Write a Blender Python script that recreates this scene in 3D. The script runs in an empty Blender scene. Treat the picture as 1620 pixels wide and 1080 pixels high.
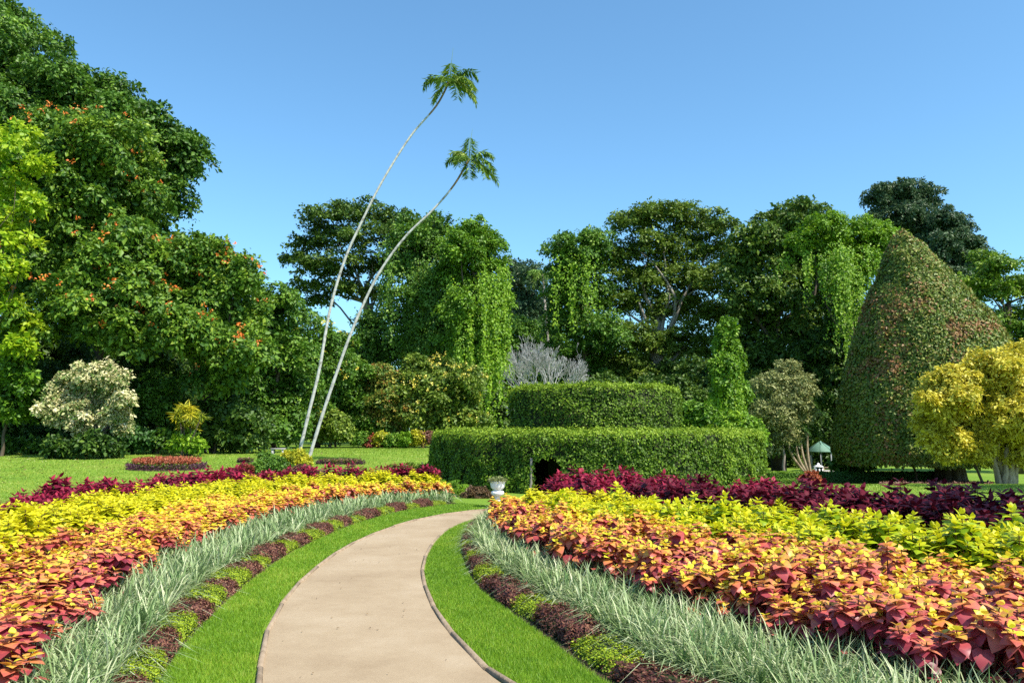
import bpy, math, random
import numpy as np
from mathutils import Vector

# ------------------------------------------------------------------ camera, sky, sun, exposure
scene = bpy.context.scene
COL = scene.collection
FPX, HOR, EYE = 1260.0, 685.0, 1.7
PITCH = math.atan((HOR - 540) / FPX)
cam_data = bpy.data.cameras.new("camera")
cam_data.sensor_width = 36.0
cam_data.lens = 36.0 * FPX / 1620.0
cam_data.clip_start = 0.05
cam_data.clip_end = 3000.0
cam = bpy.data.objects.new("camera", cam_data)
COL.objects.link(cam)
cam.location = (0, 0, EYE)
cam.rotation_euler = (math.pi / 2 + PITCH, 0, 0)
scene.camera = cam

SUN_AZ = math.radians(131)      # clockwise from +Y (view direction): behind the camera, to the right
SUN_EL = math.radians(53)
SDIR = Vector((math.sin(SUN_AZ) * math.cos(SUN_EL), math.cos(SUN_AZ) * math.cos(SUN_EL), math.sin(SUN_EL)))
world = bpy.data.worlds.new("World")
scene.world = world
world.use_nodes = True
wn = world.node_tree
bg = wn.nodes["Background"]
sky = wn.nodes.new("ShaderNodeTexSky")
sky.sky_type = 'NISHITA'
sky.sun_disc = False
sky.sun_elevation = SUN_EL
sky.sun_rotation = SUN_AZ
sky.altitude = 300
sky.air_density = 1.0
sky.dust_density = 1.2
sky.ozone_density = 3.0
tint = wn.nodes.new("ShaderNodeMix"); tint.data_type = 'RGBA'; tint.blend_type = 'MULTIPLY'; tint.inputs[0].default_value = 1.0
wn.links.new(sky.outputs[0], tint.inputs[6]); tint.inputs[7].default_value = (0.72, 1.02, 1.06, 1)
wn.links.new(tint.outputs[2], bg.inputs[0])
bg.inputs[1].default_value = 0.15
sl = bpy.data.lights.new("sun", 'SUN')
sl.energy = 5.0
sl.angle = math.radians(0.5)
sl.color = (1.0, 0.93, 0.80)
so = bpy.data.objects.new("sun", sl)
COL.objects.link(so)
so.rotation_euler = SDIR.to_track_quat('Z', 'Y').to_euler()
so.location = (30, -20, 40)
scene.view_settings.view_transform = 'Standard'
scene.view_settings.look = 'None'
scene.view_settings.exposure = 0.68
scene.view_settings.gamma = 1.0
scene.view_settings.use_curve_mapping = False
scene.render.engine = 'CYCLES'
cy = scene.cycles
cy.max_bounces = 6
cy.diffuse_bounces = 3
cy.glossy_bounces = 2
cy.transmission_bounces = 3
cy.transparent_max_bounces = 4
cy.use_denoising = False
cy.sample_clamp_indirect = 6.0

# ------------------------------------------------------------------ helpers
def unit(a):
    return a / np.maximum(np.linalg.norm(a, axis=-1, keepdims=True), 1e-9)

def sstep(x):
    x = np.clip(x, 0, 1)
    return x * x * (3 - 2 * x)

def terrain(X, Y):
    X = np.asarray(X, float); Y = np.asarray(Y, float)
    t = X / np.maximum(Y, 12.0)
    zl = 0.65 * sstep((Y - 21) / 30.0)
    zr = -2.2 * sstep((Y - 23) / 37.0)
    s = sstep((t + 0.02) / 0.34)
    z = zl * (1 - s) + zr * s
    return z + 0.35 * np.exp(-(((X - 22.5) / 2.6) ** 2 + ((Y - 46) / 3.0) ** 2))

def W(u, v, d):
    """photo pixel -> world point at forward distance d (photo is 1620 x 1080)"""
    a = (u - 810) / FPX; b = (540 - v) / FPX
    Y = math.cos(PITCH) - b * math.sin(PITCH); Z = math.sin(PITCH) + b * math.cos(PITCH)
    t = d / Y
    return np.array((a * t, d, EYE + Z * t))

def base(u, d):
    X = (u - 810) / FPX * d * 1.0065
    return np.array((X, d, float(terrain(X, d))))

def link(o, parent=None):
    COL.objects.link(o)
    if parent is not None:
        o.parent = parent
    return o

def tag(o, label=None, cat=None, group=None, kind=None):
    if label: o["label"] = label
    if cat: o["category"] = cat
    if group: o["group"] = group
    if kind: o["kind"] = kind
    return o

def thing(name, label, cat, loc, group=None):
    o = bpy.data.objects.new(name, None)
    o.location = tuple(float(q) for q in loc)
    o.empty_display_size = 0.3
    link(o)
    return tag(o, label, cat, group)

def build(name, V, F, mats, parent=None, rnd=None, midx=None, smooth=False, loc=None, mesh_only=False):
    V = np.ascontiguousarray(V, dtype=np.float32)
    if loc is not None:
        V = V - np.asarray(loc, dtype=np.float32)
    if isinstance(F, (list, tuple)):
        lens = np.array([len(f) for f in F], np.int32)
        flat = np.array([i for f in F for i in f], np.int32)
    else:
        lens = np.full(len(F), F.shape[1], np.int32)
        flat = np.ascontiguousarray(F, dtype=np.int32).ravel()
    me = bpy.data.meshes.new(name)
    me.vertices.add(len(V)); me.vertices.foreach_set("co", V.ravel())
    me.loops.add(len(flat)); me.loops.foreach_set("vertex_index", flat)
    me.polygons.add(len(lens))
    me.polygons.foreach_set("loop_start", np.concatenate(([0], np.cumsum(lens)[:-1])).astype(np.int32))
    if not isinstance(mats, (list, tuple)):
        mats = [mats]
    for m in mats:
        me.materials.append(m)
    if midx is not None:
        me.polygons.foreach_set("material_index", np.asarray(midx, np.int32))
    if smooth:
        me.polygons.foreach_set("use_smooth", np.ones(len(lens), bool))
    if rnd is not None:
        at = me.attributes.new("rnd", 'FLOAT', 'FACE')
        at.data.foreach_set("value", np.asarray(rnd, np.float32))
    me.update(calc_edges=True)
    if mesh_only:
        return me
    o = bpy.data.objects.new(name, me)
    if loc is not None and parent is None:
        o.location = tuple(float(q) for q in loc)
    return link(o, parent)

class MB:
    """collects polygons of any kind for one mesh object"""
    def __init__(self):
        self.V = []; self.F = []; self.n = 0; self.R = []; self.M = []
    def add(self, V, F, r=0.5, m=0):
        for p in V: self.V.append(tuple(float(q) for q in p))
        for f in F:
            self.F.append(tuple(int(i) + self.n for i in f)); self.R.append(r); self.M.append(m)
        self.n += len(V)
    def box(self, c, s, r=0.5, m=0, rz=0.0, top=1.0):
        cx, cy_, cz = c; sx, sy, sz = s[0] / 2, s[1] / 2, s[2] / 2
        ca, sa = math.cos(rz), math.sin(rz)
        V = []
        for dz, k in ((-sz, 1.0), (sz, top)):
            for dx, dy in ((-sx, -sy), (sx, -sy), (sx, sy), (-sx, sy)):
                x, y = dx * k, dy * k
                V.append((cx + x * ca - y * sa, cy_ + x * sa + y * ca, cz + dz))
        self.add(V, [(3, 2, 1, 0), (4, 5, 6, 7), (0, 1, 5, 4), (1, 2, 6, 5), (2, 3, 7, 6), (3, 0, 4, 7)], r, m)
    def tube(self, P, R, n=8, r=0.5, m=0, cap=True):
        V, F = tube(P, R, n, cap)
        self.add(V, F, r, m)
    def lathe(self, prof, c, n=20, r=0.5, m=0, rot=0.0, sx=1.0, sy=1.0):
        V = []; F = []
        for (rad, z) in prof:
            for k in range(n):
                a = 2 * math.pi * k / n + rot
                V.append((c[0] + rad * sx * math.cos(a), c[1] + rad * sy * math.sin(a), c[2] + z))
        for i in range(len(prof) - 1):
            for k in range(n):
                k2 = (k + 1) % n
                F.append((i * n + k, i * n + k2, (i + 1) * n + k2, (i + 1) * n + k))
        F.append(tuple(range(n - 1, -1, -1)))
        F.append(tuple((len(prof) - 1) * n + k for k in range(n)))
        self.add(V, F, r, m)
    def build(self, name, mats, parent=None, loc=None, smooth=False):
        return build(name, np.array(self.V), self.F, mats, parent, rnd=self.R, midx=self.M, loc=loc, smooth=smooth)

def tube(P, R, n=8, cap=True):
    P = np.asarray(P, float); k = len(P)
    T = np.gradient(P, axis=0); T = unit(T)
    ref = np.array((0.31, 0.95, 0.05))
    V = []; F = []
    for i in range(k):
        a = np.cross(T[i], ref); a /= max(np.linalg.norm(a), 1e-6)
        b = np.cross(T[i], a)
        for j in range(n):
            w = 2 * math.pi * j / n
            V.append(P[i] + R[i] * (math.cos(w) * a + math.sin(w) * b))
    for i in range(k - 1):
        for j in range(n):
            j2 = (j + 1) % n
            F.append((i * n + j, i * n + j2, (i + 1) * n + j2, (i + 1) * n + j))
    if cap:
        F.append(tuple(range(n - 1, -1, -1)))
        F.append(tuple((k - 1) * n + j for j in range(n)))
    return V, F

def spline(pts, n):
    """Catmull-Rom through pts, n samples at equal arc length"""
    P = np.asarray(pts, float)
    P = np.vstack((2 * P[0] - P[1], P, 2 * P[-1] - P[-2]))
    out = []
    for i in range(1, len(P) - 2):
        for t in np.linspace(0, 1, 24, endpoint=False):
            a, b, c, d = P[i - 1], P[i], P[i + 1], P[i + 2]
            out.append(0.5 * (2 * b + (c - a) * t + (2 * a - 5 * b + 4 * c - d) * t * t + (3 * b - a - 3 * c + d) * t ** 3))
    out.append(P[-2]); out = np.array(out)
    s = np.concatenate(([0], np.cumsum(np.linalg.norm(np.diff(out, axis=0), axis=1))))
    q = np.linspace(0, s[-1], n)
    return np.stack([np.interp(q, s, out[:, k]) for k in range(P.shape[1])], 1)

def vnoise(P, sc, seed=0):
    """smooth value noise in [-1, 1]"""
    q = np.asarray(P, float) * sc; i = np.floor(q).astype(np.int64); f = q - i; f = f * f * (3 - 2 * f)
    def hsh(a, b, c):
        n = (a * 374761393 + b * 668265263 + c * 2147483647 + seed * 1274126177) & 0xffffffff
        n = ((n ^ (n >> 13)) * 1274126177) & 0xffffffff
        n = ((n ^ (n >> 16)) * 2246822519) & 0xffffffff
        return ((n ^ (n >> 15)) & 0xffff) / 32767.5 - 1
    out = 0
    for dx in (0, 1):
        for dy in (0, 1):
            for dz in (0, 1):
                w = (f[:, 0] if dx else 1 - f[:, 0]) * (f[:, 1] if dy else 1 - f[:, 1]) * (f[:, 2] if dz else 1 - f[:, 2])
                out = out + w * hsh(i[:, 0] + dx, i[:, 1] + dy, i[:, 2] + dz)
    return out

def clen(c):
    return float(np.linalg.norm(np.diff(c, axis=0), axis=1).sum())

def kites(P, N, D, S, asp=0.6, fold=0.12, rnd=None):
    """folded leaf blades: 4 vertices and 2 triangles each"""
    P = np.asarray(P, float); S = np.asarray(S, float)[:, None]
    N = unit(N); T = unit(D - N * np.sum(N * D, 1, keepdims=True)); B = np.cross(N, T)
    n = len(P)
    V = np.empty((n, 4, 3))
    V[:, 0] = P
    V[:, 1] = P + T * S * 0.45 + B * S * asp * 0.5 + N * S * fold
    V[:, 2] = P + T * S - N * S * 0.08
    V[:, 3] = P + T * S * 0.45 - B * S * asp * 0.5 + N * S * fold
    i = np.arange(n)[:, None] * 4
    F = np.concatenate((i + np.array((0, 3, 2)), i + np.array((0, 2, 1))), 1).reshape(-1, 3)
    R = np.repeat(np.asarray(rnd, float), 2) if rnd is not None else None
    return V.reshape(-1, 3), F, R

def cat_parts(parts):
    V = []; F = []; R = []; n = 0
    for v, f, r in parts:
        V.append(v); F.append(f + n); R.append(r); n += len(v)
    return np.concatenate(V), np.concatenate(F), np.concatenate(R)

# ------------------------------------------------------------------ materials
def nodes(name):
    m = bpy.data.materials.new(name); m.use_nodes = True
    return m, m.node_tree, m.node_tree.nodes["Principled BSDF"]

def ramp(nt, stops, fac):
    r = nt.nodes.new("ShaderNodeValToRGB")
    el = r.color_ramp.elements
    while len(el) < len(stops): el.new(0.5)
    for e, (p, c) in zip(el, stops):
        e.position = p; e.color = (c[0], c[1], c[2], 1)
    nt.links.new(fac, r.inputs[0])
    return r

def leaf_mat(name, cols, trans=0.28, rough=0.5, spec=0.35, objvar=0.0):
    m, nt, p = nodes(name)
    a = nt.nodes.new("ShaderNodeAttribute"); a.attribute_name = "rnd"
    fac = a.outputs["Fac"]
    if objvar:
        oi = nt.nodes.new("ShaderNodeObjectInfo")
        ma = nt.nodes.new("ShaderNodeMath"); ma.operation = 'MULTIPLY_ADD'
        nt.links.new(oi.outputs["Random"], ma.inputs[0]); ma.inputs[1].default_value = objvar; 
        sub = nt.nodes.new("ShaderNodeMath"); sub.operation = 'SUBTRACT'
        nt.links.new(fac, sub.inputs[0]); sub.inputs[1].default_value = objvar / 2
        nt.links.new(sub.outputs[0], ma.inputs[2]); fac = ma.outputs[0]
    st = [(i / (len(cols) - 1), c) for i, c in enumerate(cols)]
    r = ramp(nt, st, fac)
    nt.links.new(r.outputs[0], p.inputs["Base Color"])
    p.inputs["Roughness"].default_value = rough
    p.inputs["Specular IOR Level"].default_value = spec
    t = nt.nodes.new("ShaderNodeBsdfTranslucent")
    nt.links.new(r.outputs[0], t.inputs[0])
    mx = nt.nodes.new("ShaderNodeMixShader"); mx.inputs[0].default_value = trans
    nt.links.new(p.outputs[0], mx.inputs[1]); nt.links.new(t.outputs[0], mx.inputs[2])
    nt.links.new(mx.outputs[0], nt.nodes["Material Output"].inputs[0])
    return m

def noise_mat(name, stops, scale=4.0, detail=6.0, rough=0.85, bump=0.0, bscale=None, stretch=(1, 1, 1), spec=0.2):
    m, nt, p = nodes(name)
    tc = nt.nodes.new("ShaderNodeTexCoord")
    mp = nt.nodes.new("ShaderNodeMapping"); mp.inputs["Scale"].default_value = stretch
    nt.links.new(tc.outputs["Object"], mp.inputs[0])
    n = nt.nodes.new("ShaderNodeTexNoise"); n.inputs["Scale"].default_value = scale; n.inputs["Detail"].default_value = detail
    n.inputs["Roughness"].default_value = 0.65
    nt.links.new(mp.outputs[0], n.inputs["Vector"])
    r = ramp(nt, stops, n.outputs[0])
    nt.links.new(r.outputs[0], p.inputs["Base Color"])
    p.inputs["Roughness"].default_value = rough; p.inputs["Specular IOR Level"].default_value = spec
    if bump:
        n2 = nt.nodes.new("ShaderNodeTexNoise"); n2.inputs["Scale"].default_value = bscale or scale * 3; n2.inputs["Detail"].default_value = 5
        nt.links.new(mp.outputs[0], n2.inputs["Vector"])
        b = nt.nodes.new("ShaderNodeBump"); b.inputs["Strength"].default_value = bump; b.inputs["Distance"].default_value = 0.02
        nt.links.new(n2.outputs[0], b.inputs["Height"]); nt.links.new(b.outputs[0], p.inputs["Normal"])
    return m

def plain(name, c, rough=0.6, spec=0.3):
    m, nt, p = nodes(name)
    p.inputs["Base Color"].default_value = (*c, 1); p.inputs["Roughness"].default_value = rough
    p.inputs["Specular IOR Level"].default_value = spec
    return m

def ground_mat():
    m, nt, p = nodes("lawn")
    tc = nt.nodes.new("ShaderNodeTexCoord")
    def noise(sc, det, stretch=(1, 1, 1)):
        mp = nt.nodes.new("ShaderNodeMapping"); mp.inputs["Scale"].default_value = stretch
        nt.links.new(tc.outputs["Object"], mp.inputs[0])
        n = nt.nodes.new("ShaderNodeTexNoise"); n.inputs["Scale"].default_value = sc; n.inputs["Detail"].default_value = det
        n.inputs["Roughness"].default_value = 0.7
        nt.links.new(mp.outputs[0], n.inputs["Vector"]); return n.outputs[0]
    r1 = ramp(nt, [(0.3, (0.11, 0.21, 0.020)), (0.5, (0.16, 0.27, 0.028)), (0.7, (0.22, 0.28, 0.045))], noise(0.35, 8, (0.6, 1.6, 1)))
    r2 = ramp(nt, [(0.35, (0.62, 0.66, 0.6)), (0.65, (1.25, 1.2, 1.2))], noise(14, 8))
    mul = nt.nodes.new("ShaderNodeMix"); mul.data_type = 'RGBA'; mul.blend_type = 'MULTIPLY'; mul.inputs[0].default_value = 1.0
    nt.links.new(r1.outputs[0], mul.inputs[6]); nt.links.new(r2.outputs[0], mul.inputs[7])
    dry = ramp(nt, [(0.60, (0, 0, 0)), (0.74, (1, 1, 1))], noise(0.22, 6, (0.5, 1.8, 1)))
    mx = nt.nodes.new("ShaderNodeMix"); mx.data_type = 'RGBA'
    nt.links.new(dry.outputs[0], mx.inputs[0]); nt.links.new(mul.outputs[2], mx.inputs[6]); mx.inputs[7].default_value = (0.27, 0.23, 0.08, 1)
    nt.links.new(mx.outputs[2], p.inputs["Base Color"])
    p.inputs["Roughness"].default_value = 0.9; p.inputs["Specular IOR Level"].default_value = 0.15
    b = nt.nodes.new("ShaderNodeBump"); b.inputs["Strength"].default_value = 0.8; b.inputs["Distance"].default_value = 0.04
    nt.links.new(noise(22, 8), b.inputs["Height"]); nt.links.new(b.outputs[0], p.inputs["Normal"])
    return m

def path_mat():
    m, nt, p = nodes("path_surface")
    tc = nt.nodes.new("ShaderNodeTexCoord")
    def noise(sc, det, rg=0.6):
        n = nt.nodes.new("ShaderNodeTexNoise"); n.inputs["Scale"].default_value = sc; n.inputs["Detail"].default_value = det
        n.inputs["Roughness"].default_value = rg
        nt.links.new(tc.outputs["Object"], n.inputs["Vector"]); return n.outputs[0]
    r1 = ramp(nt, [(0.3, (0.27, 0.195, 0.122)), (0.5, (0.335, 0.252, 0.163)), (0.70, (0.39, 0.305, 0.21))], noise(0.75, 9, .72))
    r2 = ramp(nt, [(0.3, (0.55, 0.53, 0.50)), (0.46, (0.97, 0.97, 0.97)), (0.75, (1.22, 1.22, 1.24))], noise(70, 8, 0.9))
    mul = nt.nodes.new("ShaderNodeMix"); mul.data_type = 'RGBA'; mul.blend_type = 'MULTIPLY'; mul.inputs[0].default_value = 0.8
    nt.links.new(r1.outputs[0], mul.inputs[6]); nt.links.new(r2.outputs[0], mul.inputs[7])
    nt.links.new(mul.outputs[2], p.inputs["Base Color"])
    p.inputs["Roughness"].default_value = 0.9; p.inputs["Specular IOR Level"].default_value = 0.2
    b = nt.nodes.new("ShaderNodeBump"); b.inputs["Strength"].default_value = 0.5; b.inputs["Distance"].default_value = 0.006
    nt.links.new(noise(120, 6, 0.8), b.inputs["Height"]); nt.links.new(b.outputs[0], p.inputs["Normal"])
    return m

M = {}
M['lawn'] = ground_mat()
M['path'] = path_mat()
M['kerb'] = noise_mat("kerb_stone", [(0.3, (0.20, 0.145, 0.095)), (0.7, (0.36, 0.27, 0.19))], 9, bump=0.5, bscale=40)
M['soil'] = noise_mat("bed_soil", [(0.3, (0.035, 0.022, 0.014)), (0.7, (0.085, 0.055, 0.035))], 12, bump=0.8, bscale=50)
M['bark'] = noise_mat("dark_bark", [(0.3, (0.05, 0.037, 0.026)), (0.7, (0.15, 0.115, 0.085))], 3, bump=0.6, bscale=12, stretch=(1, 1, 0.25))
M['greybark'] = noise_mat("grey_bark", [(0.3, (0.14, 0.12, 0.10)), (0.7, (0.34, 0.30, 0.26))], 3, bump=0.5, bscale=10, stretch=(1, 1, 0.3))
M['palebark'] = noise_mat("pale_bark", [(0.35, (0.15, 0.11, 0.075)), (0.65, (0.46, 0.36, 0.26))], 4, bump=0.5, bscale=10, stretch=(1, 1, 0.3))
M['palmbark'] = noise_mat("palm_bark", [(0.32, (0.16, 0.145, 0.13)), (0.45, (0.40, 0.385, 0.365)), (0.7, (0.56, 0.55, 0.535))], 5, bump=0.4, bscale=14, stretch=(1, 1, 1.2))
M['palmtop'] = noise_mat("palm_crownshaft", [(0.3, (0.16, 0.10, 0.06)), (0.7, (0.36, 0.24, 0.15))], 5)
M['silver'] = noise_mat("silver_bark", [(0.3, (0.22, 0.215, 0.21)), (0.7, (0.44, 0.43, 0.425))], 2, rough=0.7)
M['white'] = noise_mat("white_paint", [(0.3, (0.70, 0.70, 0.69)), (0.7, (0.84, 0.84, 0.83))], 5, rough=0.55)
M['stone'] = noise_mat("pale_stone", [(0.3, (0.34, 0.32, 0.30)), (0.7, (0.52, 0.50, 0.47))], 5)
M['roofgreen'] = noise_mat("green_roof", [(0.3, (0.09, 0.20, 0.155)), (0.7, (0.15, 0.27, 0.21))], 2, rough=0.6)
M['post'] = plain("grey_post", (0.22, 0.23, 0.25))
M['darkhole'] = plain("dark_window", (0.02, 0.02, 0.02), 0.3)
M['hedgecore'] = noise_mat("hedge_twigs", [(0.3, (0.012, 0.022, 0.006)), (0.7, (0.036, 0.046, 0.014))], 6, bump=0.8, bscale=20)
M['conecore'] = noise_mat("cone_twigs", [(0.3, (0.025, 0.035, 0.014)), (0.7, (0.07, 0.07, 0.03))], 1.5)

G = leaf_mat
M['lf_dark'] = G("leaf_dark_green", [(0.026, 0.068, 0.009), (0.056, 0.133, 0.014), (0.105, 0.215, 0.018), (0.196, 0.325, 0.026)])
M['lf_deep'] = G("leaf_deep_green", [(0.021, 0.058, 0.010), (0.048, 0.107, 0.015), (0.090, 0.163, 0.019), (0.158, 0.240, 0.026)])
M['lf_tulip'] = G("leaf_tulip_green", [(0.034, 0.095, 0.012), (0.085, 0.179, 0.017), (0.159, 0.274, 0.021), (0.289, 0.377, 0.030)])
M['lf_mid'] = G("leaf_mid_green", [(0.044, 0.105, 0.012), (0.081, 0.184, 0.016), (0.138, 0.263, 0.022), (0.240, 0.356, 0.036)])
M['lf_bright'] = G("leaf_bright_green", [(0.064, 0.149, 0.009), (0.122, 0.252, 0.013), (0.200, 0.355, 0.018), (0.315, 0.458, 0.029)])
M['lf_vine'] = G("leaf_vine_green", [(0.057, 0.137, 0.008), (0.122, 0.252, 0.010), (0.215, 0.378, 0.016), (0.329, 0.480, 0.029)], trans=0.35)
M['lf_lime'] = G("leaf_lime", [(0.07, 0.20, 0.010), (0.17, 0.33, 0.012), (0.34, 0.48, 0.016), (0.48, 0.58, 0.03)], trans=0.42)
M['lf_olive'] = G("leaf_olive", [(0.063, 0.116, 0.014), (0.115, 0.187, 0.020), (0.189, 0.268, 0.028), (0.293, 0.355, 0.044)])
M['lf_grey'] = G("leaf_grey_green", [(0.098, 0.127, 0.044), (0.179, 0.210, 0.072), (0.276, 0.300, 0.105), (0.406, 0.406, 0.154)])
M['lf_haze'] = G("leaf_haze_bluish", [(0.027, 0.065, 0.028), (0.048, 0.098, 0.040), (0.083, 0.137, 0.055), (0.128, 0.182, 0.075)])  # distance haze put into the leaf colour as a blue tint
M['lf_gold'] = G("leaf_golden", [(0.20, 0.18, 0.014), (0.46, 0.40, 0.028), (0.64, 0.55, 0.05), (0.76, 0.67, 0.12)], trans=0.3)
M['lf_cream'] = G("leaf_cream_bracts", [(0.06, 0.13, 0.025), (0.13, 0.22, 0.04), (0.55, 0.51, 0.24), (0.76, 0.68, 0.40), (0.82, 0.74, 0.52)], trans=0.25)
M['lf_cone'] = G("leaf_cone", [(0.051, 0.082, 0.014), (0.109, 0.171, 0.022), (0.201, 0.246, 0.035), (0.274, 0.164, 0.055), (0.347, 0.144, 0.065)], trans=0.2)
M['lf_hedge'] = G("leaf_hedge", [(0.031, 0.072, 0.006), (0.079, 0.155, 0.009), (0.157, 0.261, 0.015), (0.271, 0.373, 0.027)], trans=0.22, spec=0.25, rough=0.5)
M['lf_hedgedk'] = G("leaf_low_hedge", [(0.020, 0.07, 0.012), (0.04, 0.12, 0.018), (0.07, 0.18, 0.028)], trans=0.2)
M['lf_autumn'] = G("leaf_creeper_tinged", [(0.05, 0.12, 0.02), (0.12, 0.20, 0.03), (0.26, 0.28, 0.04), (0.36, 0.20, 0.04), (0.34, 0.09, 0.03)])
M['lf_red'] = G("leaf_red", [(0.10, 0.02, 0.015), (0.24, 0.05, 0.03), (0.40, 0.09, 0.04)])
M['lf_croton'] = G("leaf_croton", [(0.22, 0.05, 0.02), (0.42, 0.10, 0.04), (0.50, 0.20, 0.06)])
M['lf_rose'] = G("leaf_dusty_rose", [(0.10, 0.045, 0.035), (0.20, 0.085, 0.06), (0.30, 0.15, 0.10)])
M['lf_brown'] = G("leaf_brown", [(0.10, 0.06, 0.035), (0.20, 0.12, 0.06), (0.30, 0.20, 0.09)])
M['lf_yel'] = G("leaf_yellow", [(0.16, 0.22, 0.015), (0.42, 0.42, 0.02), (0.62, 0.52, 0.03)])
M['fl_orange'] = G("petal_orange", [(0.55, 0.10, 0.02), (0.75, 0.20, 0.03), (0.80, 0.32, 0.06)], trans=0.2)
M['fl_yellow'] = G("petal_yellow", [(0.55, 0.42, 0.03), (0.72, 0.60, 0.08), (0.80, 0.74, 0.25)], trans=0.2)
M['fl_red'] = G("petal_red", [(0.20, 0.06, 0.03), (0.36, 0.075, 0.035), (0.42, 0.15, 0.06)], trans=0.2)
M['palmleaf'] = G("palm_leaflet", [(0.048, 0.132, 0.022), (0.104, 0.216, 0.028), (0.228, 0.336, 0.055), (0.361, 0.432, 0.099)], trans=0.2)
M['palmleafg'] = G("palm_leaflet_green", [(0.03, 0.09, 0.02), (0.07, 0.16, 0.03), (0.13, 0.24, 0.05)], trans=0.25)
M['blade'] = G("variegated_blade", [(0.069, 0.148, 0.040), (0.186, 0.288, 0.094), (0.353, 0.436, 0.206), (0.588, 0.611, 0.374)], trans=0.3, rough=0.45)
M['grass'] = G("lawn_blade", [(0.085, 0.190, 0.011), (0.159, 0.314, 0.015), (0.244, 0.414, 0.024), (0.439, 0.470, 0.066)], trans=0.3)
M['grass2'] = G("open_lawn_blade", [(0.112, 0.201, 0.015), (0.190, 0.297, 0.024), (0.280, 0.382, 0.037), (0.414, 0.424, 0.083)], trans=0.3)
M['burg'] = G("leaf_burgundy", [(0.041, 0.013, 0.013), (0.099, 0.032, 0.027), (0.180, 0.065, 0.045), (0.306, 0.147, 0.081)], trans=0.2)
M['limem'] = G("leaf_lime_mound", [(0.103, 0.176, 0.008), (0.241, 0.341, 0.012), (0.414, 0.484, 0.020)], trans=0.25)
M['purple'] = G("leaf_purple", [(0.05, 0.018, 0.035), (0.10, 0.03, 0.06), (0.16, 0.06, 0.09)])
# coleus: rnd runs from young centre leaves (0) to old outer leaves (1)
M['col_or'] = G("coleus_orange", [(0.739, 0.730, 0.039), (0.762, 0.526, 0.045), (0.672, 0.293, 0.071), (0.560, 0.154, 0.085), (0.403, 0.065, 0.065), (0.190, 0.025, 0.039)], trans=0.25, rough=0.42, objvar=0.22)
M['col_oy'] = G("coleus_orange_yellow", [(0.806, 0.847, 0.039), (0.829, 0.672, 0.045), (0.762, 0.467, 0.059), (0.672, 0.293, 0.065), (0.504, 0.146, 0.052), (0.314, 0.065, 0.039)], trans=0.25, rough=0.42, objvar=0.25)
M['col_rd'] = G("coleus_red_pink", [(0.720, 0.657, 0.045), (0.680, 0.315, 0.080), (0.600, 0.180, 0.113), (0.490, 0.095, 0.102), (0.330, 0.045, 0.066), (0.150, 0.019, 0.033)], trans=0.25, rough=0.42, objvar=0.25)
M['col_yl'] = G("coleus_yellow", [(0.72, 0.66, 0.02), (0.68, 0.62, 0.015), (0.52, 0.52, 0.012), (0.28, 0.33, 0.010)], trans=0.35, rough=0.45, objvar=0.3)
M['col_lm'] = G("coleus_lime", [(0.732, 0.672, 0.020), (0.566, 0.588, 0.015), (0.354, 0.462, 0.012), (0.165, 0.273, 0.010)], trans=0.35, rough=0.45, objvar=0.3)
M['col_mr'] = G("coleus_maroon", [(0.15, 0.012, 0.026), (0.10, 0.008, 0.020), (0.06, 0.005, 0.014), (0.03, 0.003, 0.008)], trans=0.15, rough=0.55, spec=0.15, objvar=0.35)
M['col_cr'] = G("coleus_crimson", [(0.34, 0.022, 0.055), (0.24, 0.014, 0.042), (0.15, 0.009, 0.030), (0.065, 0.005, 0.018)], trans=0.2, rough=0.5, spec=0.2, objvar=0.35)
M['stem'] = plain("coleus_stem", (0.10, 0.035, 0.025))

# ------------------------------------------------------------------ setting: ground, path, kerbs, beds
def struct(o):
    o["kind"] = "structure"; return o

gx = np.concatenate((-np.geomspace(900, 40, 26), np.linspace(-38, 38, 90), np.geomspace(40, 900, 26)))
gy = np.concatenate((-np.geomspace(400, 12, 12), np.linspace(-10, 70, 100), np.geomspace(72, 1500, 30)))
GX, GY = np.meshgrid(gx, gy)
GZ = terrain(GX, GY)
nx, ny = len(gx), len(gy)
ii = (np.arange(ny - 1)[:, None] * nx + np.arange(nx - 1)[None, :]).ravel()
struct(build("ground", np.stack((GX.ravel(), GY.ravel(), GZ.ravel()), 1), np.stack((ii, ii + 1, ii + nx + 1, ii + nx), 1), M['lawn'], smooth=True))

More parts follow.
